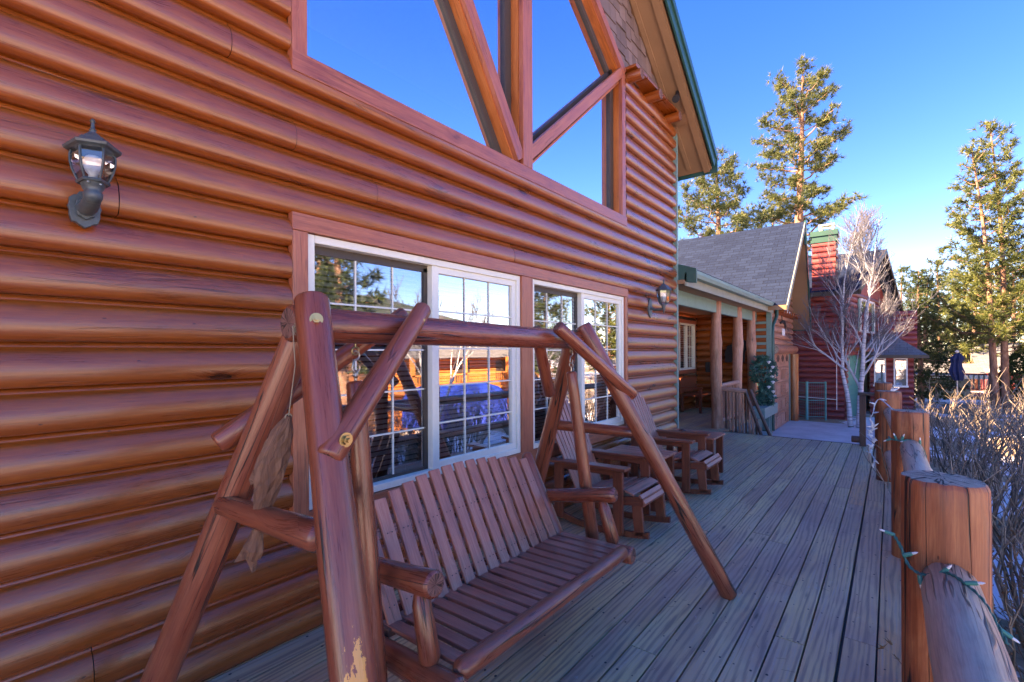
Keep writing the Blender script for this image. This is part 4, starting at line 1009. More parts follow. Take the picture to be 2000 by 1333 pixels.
# ---------------------------------------------------------------- strings of fairy lights on the posts
def light_string(label, wirepts, bulbs, wire='greenwire', sock='greensock', w=.0028, bs=1.0, twist=True):
    P = [Vector(p) for p in wirepts]; t = thing('string_lights', label, 'string lights', tuple(P[0]), 'fairy light strings on the railing posts')
    # resample smoothly
    S = []
    for i in range(len(P) - 1):
        p0 = P[max(i - 1, 0)]; p1 = P[i]; p2 = P[i + 1]; p3 = P[min(i + 2, len(P) - 1)]
        for k in range(8):
            u = k / 8; S.append(.5 * ((2 * p1) + (p2 - p0) * u + (2 * p0 - 5 * p1 + 4 * p2 - p3) * u * u + (3 * p1 - p0 - 3 * p2 + p3) * u ** 3))
    S.append(P[-1])
    for ph in ((0, math.pi) if twist else (0,)):
        m = MB(); Q = []
        for i, p in enumerate(S):
            d = (S[min(i + 1, len(S) - 1)] - S[max(i - 1, 0)]).normalized(); u = d.orthogonal().normalized(); v = d.cross(u); a = i * .9 + ph
            Q.append(p + (u * math.cos(a) + v * math.sin(a)) * w * (.9 if twist else 0))
        m.tube(Q, w, 6); m.build('wire', M[wire], t)
    for p, d in bulbs:
        p = Vector(p); d = Vector(d).normalized(); m = MB(); m.tube([p, p + d * .020 * bs, p + d * .026 * bs], [.0062 * bs, .0062 * bs, .0048 * bs], 8); m.build('socket', M[sock], t)
        m = MB(); m.tube([p + d * .026 * bs, p + d * .034 * bs, p + d * .041 * bs], [.0038 * bs, .0036 * bs, .0008 * bs], 8); m.build('bulb', M['clearbulb'], t)
light_string('green fairy light string hooked over the rail in front of the nearest post',
    [(2.605, 1.93, .985), (2.622, 1.90, .960), (2.640, 1.88, .915), (2.668, 1.865, .902), (2.70, 1.85, .915), (2.728, 1.82, .937), (2.755, 1.78, .934), (2.785, 1.74, .915), (2.806, 1.70, .88), (2.820, 1.66, .85)],
    [((2.608, 1.93, .984), (-1, 0, .25)), ((2.628, 1.885, .940), (.8, -.2, .5)), ((2.665, 1.858, .90), (.1, -.2, -1)), ((2.712, 1.84, .925), (.5, -.2, .8)), ((2.757, 1.775, .936), (.9, -.2, .35)), ((2.81, 1.69, .87), (.9, -.2, -.5))])
light_string('dark green fairy light string wrapped round the second post', [(2.585, 4.66, .905), (2.60, 4.60, .90), (2.65, 4.585, .895), (2.70, 4.58, .905), (2.75, 4.585, .89), (2.78, 4.60, .85), (2.80, 4.62, .78), (2.80, 4.62, .70)],
    [((2.60, 4.60, .90), (-.8, 0, -.4)), ((2.63, 4.59, .90), (-.3, -.2, .9)), ((2.66, 4.585, .90), (.3, -.2, .9)), ((2.70, 4.58, .905), (-.8, -.1, -.3)), ((2.765, 4.59, .88), (.0, -.2, 1)), ((2.80, 4.62, .73), (.4, -.2, -.4))], bs=1.3, w=.004)
WP = [(2.69, 5.9, .88), (2.62, 6.5, .93), (2.50, 7.16, .99), (2.45, 7.18, .93), (2.43, 7.17, .82), (2.40, 7.2, .74), (2.44, 7.17, .66), (2.39, 7.2, .58), (2.43, 7.17, .46), (2.41, 7.18, .34), (2.44, 7.17, .26), (2.43, 7.17, .16)]
light_string('white fairy light string hanging in a tangle beside the third post', WP,
    [((WP[i][0], WP[i][1], WP[i][2]), (random.uniform(-1, 1), -.3, random.uniform(-1, 1))) for i in range(2, 12)] + [((2.42, 7.17, .72 - i * .035), (random.uniform(-1, 1), -.3, random.uniform(-1, 1))) for i in range(12)], 'whitewire', 'whitewire', .004, 1.6)
light_string('fairy light string lying along the rail to the last post', [(2.58, 7.3, .93), (2.60, 7.32, 1.10), (2.62, 7.28, 1.12)], [((2.60, 7.3, 1.09), (1, 0, .4)), ((2.62, 7.3, 1.09), (1, .2, .6))], 'whitewire', 'whitewire', .004, 1.8)
m = MB()
for q in range(3): m.tube([(2.5 + q * .006, 2.35, .004), (2.49 - q * .01, 2.46, .007), (2.495 + q * .008, 2.60, .005)], .0008, 5)
tag(m.build('dry_straw', M['cord']), 'loose pale straw lying in the deck gap near the rail', 'straw')

# ---------------------------------------------------------------- fast mesh for foliage
def fast_mesh(name, V, Fn, pid, mat, parent=None, nv=3):
    o3 = ORG.get(parent.name, Vector()) if parent else Vector()
    V = np.asarray(V, np.float32) - np.array(o3, np.float32); nF = len(V) // nv
    me = bpy.data.meshes.new(name); me.vertices.add(len(V)); me.vertices.foreach_set('co', V.ravel())
    me.loops.add(len(V)); me.loops.foreach_set('vertex_index', np.arange(len(V), dtype=np.int32))
    me.polygons.add(nF); me.polygons.foreach_set('loop_start', np.arange(0, len(V), nv, dtype=np.int32)); me.polygons.foreach_set('loop_total', np.full(nF, nv, np.int32))
    me.uv_layers.new(name='UVMap'); pl_ = me.uv_layers.new(name='pid')
    pp = np.zeros((len(V), 2), np.float32); pp[:, 0] = np.repeat(pid, nv); pl_.data.foreach_set('uv', pp.ravel())
    me.materials.append(mat); me.update(); me.validate()
    o = bpy.data.objects.new(name, me); COL.objects.link(o)
    if parent: o.parent = parent; ORG[o.name] = o3
    return o
def needle_tufts(centres, dirs, size, nblade, width, rng, base=None):
    """centres (n,3); each gets nblade thin triangles fanning round dirs"""
    n = len(centres); C_ = np.repeat(centres, nblade, 0); D_ = np.repeat(dirs, nblade, 0)
    d = D_ * .55 + rng.normal(0, .62, C_.shape); d[:, 2] += .12; d /= np.linalg.norm(d, axis=1, keepdims=True) + 1e-6
    l = np.repeat(size, nblade)[:, None] * rng.uniform(.6, 1.2, (len(C_), 1))
    s_ = np.cross(d, rng.normal(0, 1, d.shape)); s_ /= np.linalg.norm(s_, axis=1, keepdims=True) + 1e-6
    a = C_ - s_ * width * .5; b = C_ + s_ * width * .5; c = C_ + d * l
    V = np.stack([a, b, c], 1).reshape(-1, 3)
    pid = np.clip(np.repeat(rng.uniform(.15, .85, n), nblade) + rng.uniform(-.2, .2, len(C_)), 0, 1)
    return V, pid
def pine(name, label, cat, loc, h, crown0, shape, mat, seed, nlimb=46, tuft=.28, nblade=12, blade_w=.03, tr=.22, lean=(0, 0), dens=1.0, droop=.0, group=None, twin=None, clump=.16, up=.25):
    rng = np.random.default_rng(seed); rnd = random.Random(seed)
    T = thing(name, label, cat, loc, group); x0, y0, z0 = loc; CT = []; CD = []
    stems = [(0, 0, h, lean)] + ([twin] if twin else [])
    tmb = MB(); lmb = MB()
    for sx, sy, sh, ln in stems:
        def axis(t): return Vector((x0 + sx + ln[0] * t + .12 * math.sin(t * 5 + seed) * (h / 15), y0 + sy + ln[1] * t + .1 * math.sin(t * 4 + seed * 2) * (h / 15), z0 + sh * t))
        pts = [axis(i / 14) for i in range(15)]; tmb.tube(pts, [tr * (1.15 - 1.08 * (i / 14)) + .012 for i in range(15)], 10)
        for i in range(nlimb):
            t = crown0 + (1 - crown0) * ((i + rnd.random() * .8) / nlimb) ** .92
            if t > .985: continue
            u = (t - crown0) / (1 - crown0); Lm = shape(u) * rnd.uniform(.55, 1.1); az = i * 2.4 + rnd.uniform(-.5, .5)
            d = Vector((math.cos(az), math.sin(az), 0)); p0 = axis(t); pts = [p0]; K = 6
            for k in range(1, K + 1):
                q = k / K; pts.append(p0 + d * Lm * q + Vector((0, 0, Lm * (up * q * q - droop * q + u * .35 * q))) + Vector((rnd.gauss(0, .04), rnd.gauss(0, .04), rnd.gauss(0, .03))) * Lm)
            r0 = max(.012, tr * .26 * (1 - t * .6) * min(1, Lm / 2)); lmb.tube(pts, [r0 * (1 - .8 * k / K) + .004 for k in range(K + 1)], 5, caps=False)
            nt = max(4, int(Lm * 13 * dens))
            for k in range(nt):
                q = rnd.uniform(.30, 1.02) ** .8; j = min(K - 1, int(q * K)); base = pts[j].lerp(pts[j + 1], min(1, q * K - j))
                side = d.cross(Vector((0, 0, 1))) * rnd.choice((-1, 1)); off = side * rnd.uniform(0, .42) * Lm * (1.1 - q) + Vector((0, 0, abs(rnd.gauss(0, .10)) * Lm * .6)) + d * rnd.uniform(0, .08) * Lm
                tip = base + off
                if off.length > .18 * Lm and rnd.random() < .5: lmb.tube([base, base + off * .6 + Vector((0, 0, -.03)), tip], [r0 * .3 + .003, r0 * .22 + .003, .003], 3, caps=False)
                for _ in range(rnd.choice((1, 2, 3))):
                    c = tip + Vector((rnd.gauss(0, clump), rnd.gauss(0, clump), rnd.gauss(0, clump * .7)))
                    CT.append(tuple(c)); dd = (off.normalized() if off.length > 1e-3 else d) + d * .6; CD.append(tuple(dd.normalized()))
        for _ in range(10): CT.append(tuple(axis(rnd.uniform(.95, 1.0)) + Vector((rnd.gauss(0, .1), rnd.gauss(0, .1), 0)))); CD.append((0, 0, 1))
    tk = tmb.build('trunk', M['bark'], T, fix=False); lmb.build('limb', M['bark'], tk, fix=False)
    CT = np.array(CT); CD = np.array(CD); V, pid = needle_tufts(CT, CD, np.full(len(CT), tuft) * rng.uniform(.7, 1.2, len(CT)), nblade, blade_w, rng)
    fast_mesh('crown', V, None, pid, mat, T)
    return T

pon = pine('pine_tree', 'tall lone ponderosa pine rising behind the garage roof ridge', 'tree', (-1.75, 34, G), 19.1, .36,
     lambda u: 3.0 * (math.sin(math.pi * min(1, .25 + u * .55)) ** .6) * (1.02 - .50 * u ** 2.2) * (.78 if .30 < u < .42 else 1), M['needle'], 3, nlimb=60, tuft=.34, nblade=20, blade_w=.034, tr=.40, dens=1.0, up=.16, clump=.17)
p2_ = pine('pine_tree', 'pine with a rounded crown showing between the main roof corner and the garage ridge', 'tree', (-5.3, 29, G), 13.6, .30,
     lambda u: 3.4 * (1 - u ** 1.8) + .5, M['needle'], 5, nlimb=46, tuft=.34, nblade=16, blade_w=.036, tr=.3, dens=1.1)
pine('pine_tree', 'lower pine limb-heavy tree behind the garage ridge left of the lone pine', 'tree', (-3.6, 36, G), 12.2, .4, lambda u: 3.0 * (1 - u) + .8, M['needle2'], 8, nlimb=30, tuft=.34, nblade=12, blade_w=.036, tr=.25, dens=.8)
pine('pine_tree', 'twin-trunked tall slender pine at the right edge above the street', 'tree', (5.75, 25.0, G), 10.0, .20,
     lambda u: 1.85 * (1 - u) ** .85 + .16, M['needle3'], 11, nlimb=58, tuft=.23, nblade=15, blade_w=.025, tr=.10, lean=(-.72, 0), dens=1.15, up=.45, clump=.08, twin=(.28, .2, 10.9, (-.45, .2)))
# mixed trees beyond
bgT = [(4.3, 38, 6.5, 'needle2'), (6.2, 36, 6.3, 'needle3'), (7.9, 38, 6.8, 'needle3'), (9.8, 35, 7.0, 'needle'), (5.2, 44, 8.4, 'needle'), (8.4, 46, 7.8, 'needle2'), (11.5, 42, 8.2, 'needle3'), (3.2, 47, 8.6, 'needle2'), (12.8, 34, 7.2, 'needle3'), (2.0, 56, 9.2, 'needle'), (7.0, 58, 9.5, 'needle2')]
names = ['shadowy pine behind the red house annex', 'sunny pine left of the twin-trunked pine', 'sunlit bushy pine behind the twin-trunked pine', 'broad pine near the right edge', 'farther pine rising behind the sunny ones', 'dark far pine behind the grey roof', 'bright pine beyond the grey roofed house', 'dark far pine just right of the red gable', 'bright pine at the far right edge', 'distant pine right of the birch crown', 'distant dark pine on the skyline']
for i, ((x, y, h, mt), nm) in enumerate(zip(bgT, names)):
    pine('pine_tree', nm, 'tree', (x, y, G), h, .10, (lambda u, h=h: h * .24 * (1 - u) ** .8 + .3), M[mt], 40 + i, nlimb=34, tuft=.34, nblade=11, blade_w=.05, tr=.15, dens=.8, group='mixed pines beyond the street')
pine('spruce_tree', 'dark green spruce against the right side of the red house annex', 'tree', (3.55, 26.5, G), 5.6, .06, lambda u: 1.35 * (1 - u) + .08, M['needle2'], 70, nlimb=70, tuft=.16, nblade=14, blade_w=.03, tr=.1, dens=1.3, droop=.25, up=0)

# ---------------------------------------------------------------- bare trees and shrubs
def branchy(T, base, stems, mat_t, mat_b, seed, depth=4, kids=3, twr=.004, spread=.5, upw=.25, n1=8, shrink=.62, keep=None):
    rnd = random.Random(seed); mb1 = MB(); mb2 = MB()
    def grow(p, d, L, r, dep, mb):
        K = 5; pts = [p]; rr = [r]; dd = d.copy()
        for k in range(K):
            dd = (dd + Vector((rnd.gauss(0, .09), rnd.gauss(0, .09), rnd.gauss(0, .05) + upw * .12))).normalized(); pts.append(pts[-1] + dd * L / K); rr.append(max(twr, r * (1 - .55 * (k + 1) / K)))
        mb.tube(pts, rr, n1 if dep >= depth - 0 else (6 if dep >= depth - 1 else 3), caps=False)
        if dep <= 0: return
        for c in range(kids + (1 if dep > 1 else 0)):
            t = rnd.uniform(.35, 1.0) if c else 1.0; j = min(K - 1, int(t * K)); q = pts[j].lerp(pts[j + 1], t * K - j if t < 1 else 1)
            ax = dd.orthogonal().normalized(); ax = Matrix.Rotation(rnd.uniform(0, 6.28), 3, dd) @ ax
            nd = (dd + ax * spread * rnd.uniform(.5, 1.3) + Vector((0, 0, upw * .5))).normalized()
            grow(q, nd, L * shrink * rnd.uniform(.75, 1.2), rr[j] * (.62 if c else .8), dep - 1, mb2 if dep <= depth - 1 else mb)
    for d, L, r, off in stems: grow(Vector(base) + Vector(off), Vector(d).normalized(), L, r, depth, mb1)
    tk = mb1.build('trunk', mat_t, T, fix=False); mb2.build('twigs', mat_b, T, fix=False); return T
M['birchlimb'] = plain('birch_limb', (.40, .42, .45), .7, nscale=8, namt=.3)
M['birchtwig'] = plain('birch_twig', (.13, .125, .14), .7, nscale=3, namt=.35)
def birch():
    T = thing('birch_tree', 'leafless white-barked birch with two trunks in front of the teal door', 'tree', (1.85, 16.6, G)); rnd = random.Random(21); tr = MB(); br = MB(); tw = MB()
    def limb(p, d, L, r, dep):
        K = 6; pts = [p]; rr = [r]; dd = d.copy()
        for k in range(K):
            dd = (dd + Vector((rnd.gauss(0, .07), rnd.gauss(0, .07), rnd.gauss(0, .04) + .045))).normalized(); pts.append(pts[-1] + dd * L / K); rr.append(max(.0035, r * (1 - .7 * (k + 1) / K)))
        (br if dep >= 2 else tw).tube(pts, rr, 7 if dep >= 2 else 3, caps=False)
        if dep == 0: return
        for c in range({3: 7, 2: 6, 1: 4}[dep]):
            t = rnd.uniform(.2, 1.0); j = min(K - 1, int(t * K)); q = pts[j].lerp(pts[j + 1], t * K - j)
            ax = Matrix.Rotation(rnd.uniform(0, 6.28), 3, dd) @ dd.orthogonal().normalized()
            limb(q, (dd + ax * rnd.uniform(.35, .8) + Vector((0, 0, .12))).normalized(), L * rnd.uniform(.38, .62), max(.0035, rr[j] * .5), dep - 1)
    specs = [([(1.70, 16.55, G), (1.64, 16.55, .2), (1.50, 16.6, 1.0), (1.50, 16.6, 1.9), (1.52, 16.6, 2.6), (1.55, 16.6, 3.5), (1.65, 16.6, 4.7)], .072), ([(1.90, 16.6, G), (1.93, 16.6, .4), (1.98, 16.6, 1.3), (2.02, 16.6, 2.0), (2.08, 16.6, 2.8), (2.22, 16.6, 3.9), (2.36, 16.6, 5.2)], .085)]
    for pts, r in specs:
        pts = [Vector(p) for p in pts]; S = []
        for i in range(len(pts) - 1):
            for k in range(4): S.append(pts[i].lerp(pts[i + 1], k / 4) + Vector((rnd.gauss(0, .008), rnd.gauss(0, .008), 0)))
        S.append(pts[-1]); n = len(S); tr.tube(S, [max(.008, r * (1 - .93 * (i / n) ** .8)) for i in range(n)], 12, caps=False)
        for c in range(14):
            i = rnd.randint(int(n * .32), int(n * .88)); az = rnd.uniform(0, 6.28); f = i / n
            limb(S[i], Vector((math.cos(az) * .72, math.sin(az) * .5, .85 + f * .7)).normalized(), rnd.uniform(1.0, 1.75) * (1.15 - .55 * f), .024 * (1.15 - .9 * f), 3)
    limb(Vector((1.62, 16.55, 1.0)), Vector((-.7, 0, .7)).normalized(), 1.5, .030, 3); limb(Vector((1.98, 16.6, .85)), Vector((.6, 0, .8)).normalized(), 1.4, .034, 3); limb(Vector((1.98, 16.6, 1.2)), Vector((.75, .2, .6)).normalized(), 1.4, .028, 3)
    limb(Vector((1.93, 16.6, .5)), Vector((-.25, .1, 1)).normalized(), 1.8, .04, 3)
    t = tr.build('trunk', M['birch'], T, fix=False); br.build('limb', M['birchlimb'], t, fix=False); tw.build('twigs', M['birchtwig'], T, fix=False)
birch()

def shrub(label, loc, seed, rad, hgt, nst, group='bare twiggy shrubs beyond the railing'):
    T = thing('bare_shrub', label, 'shrub', loc, group); rnd = random.Random(seed); mb = MB(); x0, y0, z0 = loc
    def stem(p, d, L, r, dep):
        K = 4; pts = [p]; dd = d.copy(); rr = [r]
        for k in range(K): dd = (dd + Vector((rnd.gauss(0, .13), rnd.gauss(0, .13), .06))).normalized(); pts.append(pts[-1] + dd * L / K); rr.append(r * (1 - .12 * (k + 1)))
        mb.tube(pts, rr, 5 if dep > 1 else 4, caps=True)
        if dep == 0: return
        for c in range(rnd.choice((2, 3, 3)) if dep > 1 else rnd.choice((1, 1, 2))):
            t = rnd.uniform(.45, .98); j = min(K - 1, int(t * K)); q = pts[j].lerp(pts[j + 1], t * K - j)
            nd = (dd + Vector((rnd.gauss(0, .55), rnd.gauss(0, .55), .28))).normalized(); stem(q, nd, L * rnd.uniform(.4, .75), max(.0042, rr[j] * .66), dep - 1)
    for i in range(nst):
        a = rnd.uniform(0, 6.28); q = rad * math.sqrt(rnd.random()) * .55; p = Vector((x0 + q * math.cos(a), y0 + q * math.sin(a), z0))
        out = q / rad * .8; stem(p, Vector((math.cos(a) * out + rnd.gauss(0, .12), math.sin(a) * out + rnd.gauss(0, .12), 1)).normalized(), hgt * rnd.uniform(.42, .62), rnd.uniform(.011, .018), 3)
    mb.build('stems', M['twig'], T, fix=False); return T
shr = []
lab = ['bare shrub reaching highest right behind the second post', 'dense bare shrub beside the nearest rail', 'bare shrub filling the gap above the snow at the right edge', 'bare shrub between the third and the last post', 'spreading bare shrub farther along the railing', 'bare shrub in front of the clipped evergreen', 'bare shrub near the navy umbrella', 'bare shrub by the driveway end of the deck', 'low bare shrub in the second row near the right edge', 'far bare shrub before the little fence']
for i, (x, y, r, h, n) in enumerate(((3.25, 5.3, .55, 1.60, 27), (3.40, 3.6, .5, 1.35, 23), (4.0, 7.0, .6, 1.6, 27), (3.20, 8.2, .6, 1.62, 27), (3.5, 10.2, .7, 1.62, 26), (4.9, 10.5, .7, 1.55, 26), (4.2, 12.8, .8, 1.6, 19), (3.15, 12.2, .7, 1.55, 18), (5.3, 8.6, .6, 1.45, 18), (5.3, 14.5, .8, 1.5, 18))):
    shrub(lab[i], (x + .30, y, G), 100 + i, r, h, n)
# dry brush, curled brown leaves on thin stems
def dry_brush(label, loc, seed, n=70, rad=.5, h=.9):
    T = thing('dry_brush', label, 'brush', loc, 'dry brown brush below the rail'); rnd = random.Random(seed); mb = MB(); P = []; D = []
    for i in range(n):
        a = rnd.uniform(0, 6.28); q = rad * math.sqrt(rnd.random()); p = Vector((loc[0] + q * math.cos(a), loc[1] + q * math.sin(a), loc[2])); d = Vector((rnd.gauss(0, .45), rnd.gauss(0, .45), 1)).normalized(); L = h * rnd.uniform(.5, 1.1); pts = [p]
        for k in range(6): d = (d + Vector((rnd.gauss(0, .16), rnd.gauss(0, .16), -.03))).normalized(); pts.append(pts[-1] + d * L / 6); 
        for k in range(2, 7):
            for _ in range(3): P.append(tuple(pts[k] + Vector((rnd.gauss(0, .03), rnd.gauss(0, .03), rnd.gauss(0, .03))))); D.append((rnd.gauss(0, 1), rnd.gauss(0, 1), .3))
        mb.n(); mb.tube(pts, [.004, .0035, .003, .0027, .0024, .002, .0015], 4, caps=False)
    mb.build('stems', M['drytwig'], T, fix=False); rng = np.random.default_rng(seed); P = np.array(P); D = np.array(D)
    V, pid = needle_tufts(P, D, np.full(len(P), .035), 3, .014, rng); fast_mesh('leaves', V, None, pid, M['drytwig'], T)
dry_brush('russet dry brush at the lower right below the rail log', (3.55, 2.75, G), 5, 110, .42, 1.0)
dry_brush('brown dry brush under the bare shrubs at the right edge', (3.75, 4.6, G), 6, 90, .5, .95)
dry_brush('straw-coloured dry brush nearest to the camera', (3.5, 1.9, G), 7, 90, .35, .85)
for i, (x, y, r, h, lb) in enumerate(((6.9, 26, 1.35, 2.4, 'rounded clipped evergreen near the right edge'), (7.9, 29, 1.2, 3.0, 'taller clipped evergreen behind the rounded one'), (4.55, 6.3, .4, .55, 'small low green shrub on the snow by the railing'))):
    T = thing('evergreen_shrub', lb, 'shrub', (x, y, G), 'clipped evergreen shrubs'); rng = np.random.default_rng(300 + i); n = 2600 if i < 2 else 700
    th = rng.uniform(0, 6.28, n); u = rng.uniform(0, 1, n); rr = r * np.sqrt(np.clip(1 - u ** 1.6, 0, 1)) * rng.uniform(.82, 1.03, n); P = np.stack([x + rr * np.cos(th), y + rr * np.sin(th), G + h * u], 1); D = np.stack([np.cos(th), np.sin(th), .4 + u], 1)
    V, pid = needle_tufts(P, D, np.full(n, .12), 8, .035, rng); fast_mesh('foliage', V, None, pid, M['conif'], T)
    m = MB(); m.tube([(x, y, G), (x, y, G + h * .8)], [.08, .03], 6); m.build('trunk', M['bark'], T)

# ---------------------------------------------------------------- the red house next door
rh = thing('red_house', 'dark red log house with brick-red chimney, teal door and grey roofs', 'house', (1.45, 18.3, G))
al = R(8); K0 = Vector((1.45, 18.3, 0)); DX = Vector((1, 0, 0)); DY = Vector((math.sin(al), math.cos(al), 0)); NX = Vector((math.cos(al), -math.sin(al), 0))
def Q(l, z, out=0.0): return K0 + DY * l + NX * out + Vector((0, 0, z))
mb = MB(); siding(mb, K0, (-1, 0, 0), (0, -1, 0), G - .3, 3.5, lambda z: [(0, 5)])
def iv_rg(z):
    zc = z + .09
    if zc < 1.5: return [(0, .25), (3.4, 8)]
    if zc < 3.5: return [(0, 8)]
    return []
siding(mb, K0, tuple(DY), tuple(NX), G - .3, 3.5, iv_rg); mb.build('wall', M['redlog'], rh)
mb = MB(); mb.quad([Q(0, 3.46), Q(8, 3.0), Q(8, 3.1), Q(4.2, 5.15), Q(0, 3.7)]); mb.build('gable', M['redwood'], rh)
mb = MB(); mb.quad([K0 + Vector((-5, -.03, G)), K0 + Vector((-.02, .03, G)), K0 + Vector((-.02, .03, 3.6)), K0 + Vector((-5, .03, 3.6))]); mb.quad([Q(0, G, -.03), Q(8, G, -.03), Q(8, 3.4, -.03), Q(0, 3.4, -.03)]); mb.build('inner_wall', M['redwood'], rh)
mb = MB(); e = .45
ap = Q(4.2, 5.35, e); mb.quad([K0 + Vector((-6, -.4, 3.45)), Q(-.4, 3.45, e), ap, ap + Vector((-8, 0, 0))]); mb.quad([Q(8.6, 3.0, e), Q(8.6, 3.0, -8), ap + Vector((-8, 0, 0)), ap])
rr_ = mb.build('roof', M['shingle'], rh)
mb = MB(); mb.board(Q(-.4, 3.38, e), Q(4.2, 5.28, e), .04, .18, (0, -.4, .9)); mb.board(Q(4.2, 5.28, e), Q(8.6, 2.9, e), .04, .18, (0, .5, .9)); mb.board(K0 + Vector((-6, -.42, 3.38)), K0 + Vector((.45, -.42, 3.38)), .03, .14); mb.build('fascia', M['bronze'], rr_)
mb = MB(); cx_, cy_ = .95, 18.15; mb.box((cx_ - .32, cy_ - .08, 3.3), (cx_ + .28, cy_ + .5, 5.05)); siding(mb, (cx_ - .34, cy_ - .085, 0), (1, 0, 0), (0, -1, 0), 3.3, 4.95, lambda z: [(0, .64)], sc=.8); siding(mb, (cx_ + .285, cy_ - .1, 0), (0, 1, 0), (1, 0, 0), 3.3, 4.95, lambda z: [(0, .6)], sc=.8); mb.build('chimney', M['redlog'], rr_)
mb = MB(); mb.box((cx_ - .37, cy_ - .15, 5.05), (cx_ + .35, cy_ + .55, 5.14)); mb.box((cx_ - .34, cy_ - .12, 5.14), (cx_ + .32, cy_ + .52, 5.26)); mb.box((cx_ - .38, cy_ - .16, 5.26), (cx_ + .36, cy_ + .56, 5.42)); mb.build('chimney_cap', M['capgreen'], rr_)
mb = MB()
for a, b in ((-.12, 0), (.22, 0), (-.12, .34), (.22, .34)): mb.box((cx_ + a - .03, cy_ + b, 5.42), (cx_ + a + .03, cy_ + b + .06, 5.60))
mb.box((cx_ - .17, cy_ - .03, 5.60), (cx_ + .27, cy_ + .43, 5.64)); mb.box((cx_ - .17, cy_ - .03, 5.50), (cx_ + .27, cy_ + .0, 5.53)); mb.build('flue_guard', M['cream'], rr_)
mb = MB(); mb.quad([Q(.28, G, .0), Q(3.4, G, .0), Q(3.4, 1.45, .0), Q(.28, 1.45, .0)])
for i in range(12): a = Q(.3, G + .05 + i * .17, .006); b = Q(3.38, G + .05 + i * .17, .006); mb.board(a, b, .01, .012)
dr = mb.build('garage_door', M['tealdoor'], rh)
def rwin(l0, l1, z0, z1, nm='window'):
    m = MB(); t = .07
    for p, q, w, h in ((Q(l0, z0, .07), Q(l1, z0, .07), .06, t), (Q(l0, z1, .07), Q(l1, z1, .07), .06, t)): m.board(p, q, w, h)
    for l in (l0, l1, (l0 + l1) / 2): m.board(Q(l, z0, .07), Q(l, z1, .07), t, .06, tuple(NX))
    o = m.build(nm, M['white'], rh); g = MB(); g.quad([Q(l0, z0, .06), Q(l1, z0, .06), Q(l1, z1, .06), Q(l0, z1, .06)]); g.build('pane', M['glass'], o)
    g = MB(); g.quad([Q(l0, z0, .03), Q(l1, z0, .03), Q(l1, z1, .03), Q(l0, z1, .03)]); g.build('curtain', M['cream'], o)
    s_ = MB()
    for l in (l0 - .2, l1 + .06): s_.board(Q(l, z0, .07), Q(l, z1, .07), .22, .03, tuple(NX))
    s_.build('shutter', M['tealpaint'], rh)
rwin(1.9, 4.2, 2.25, 3.35)
mb = MB(); mb.board(Q(-.1, 1.62, .2), Q(4.2, 1.58, .2), .5, .12); mb.build('porch_lintel', M['siding'], rh)
# annex with bay windows
ax0, ax1, ay = 2.05, 3.18, 20.3
mb = MB(); siding(mb, (ax0, ay, 0), (1, 0, 0), (0, -1, 0), G - .3, 1.4, lambda z: [(0, ax1 - ax0)] if not (.42 < z + .09 < 1.30) else [(.0, .10), (.42, .62), (.98, ax1 - ax0)]); siding(mb, (ax1, ay, 0), (0, 1, 0), (1, 0, 0), G - .3, 1.4, lambda z: [(0, 3)]); mb.build('annex_wall', M['redlog'], rh)
for a, b in ((ax0 + .10, ax0 + .42), (ax0 + .62, ax0 + .98)):
    m = MB(); 
    for lo, hi in (((a, ay - .06, .40), (a + .04, ay, 1.32)), ((b - .04, ay - .06, .40), (b, ay, 1.32)), ((a + .04, ay - .06, 1.28), (b - .04, ay, 1.32)), ((a - .02, ay - .08, .36), (b + .02, ay, .42))): m.box(lo, hi)
    o = m.build('window', M['white'], rh); m = MB(); m.quad([(a, ay - .01, .4), (b, ay - .01, .4), (b, ay - .01, 1.3), (a, ay - .01, 1.3)]); m.build('pane', M['glass'], o); m = MB(); m.quad([(a, ay + .05, .4), (b, ay + .05, .4), (b, ay + .05, 1.3), (a, ay + .05, 1.3)]); m.build('curtain', M['cream'], o)
mb = MB(); m0 = (ax0 - .3, ay - .45, 1.42); m1 = (ax1 + .35, ay - .45, 1.42); m2 = (ax1 + .35, ay + 3, 1.42); r0 = (ax0 + .1, ay + .6, 2.15); r1 = (ax1 - .55, ay + .6, 2.15)
mb.quad([m0, m1, r1, r0]); mb.quad([m1, m2, (ax1 - .55, ay + 3, 2.15), r1]); mb.build('annex_roof', M['shingle2'], rh)
mb = MB(); mb.board((ax0 - .3, ay - .45, 1.38), (ax1 + .35, ay - .45, 1.38), .03, .10); mb.board((ax1 + .35, ay - .45, 1.38), (ax1 + .35, ay + 3, 1.38), .03, .10); mb.quad([(ax0 - .3, ay - .45, 1.36), (ax1 + .35, ay - .45, 1.36), (ax1 + .35, ay, 1.36), (ax0 - .3, ay, 1.36)]); mb.build('fascia', M['bronze'], rh)
# upper annex wall in red with balcony rail
mb = MB(); siding(mb, (2.2, 22.6, 0), (1, 0, 0), (0, -1, 0), 1.6, 2.9, lambda z: [(0, 1.15)]); mb.build('annex_upper_wall', M['redlog'], rh)
# white conduit on the red wall
m = MB(); m.tube([(1.25, 18.2, -.3), (1.25, 18.2, 1.4)], .012, 6); m.tube([(1.25, 18.2, .02), (.2, 18.2, .06)], .012, 6); tag(m.build('conduit', M['white']), 'thin white conduit running on the red log wall', 'conduit')
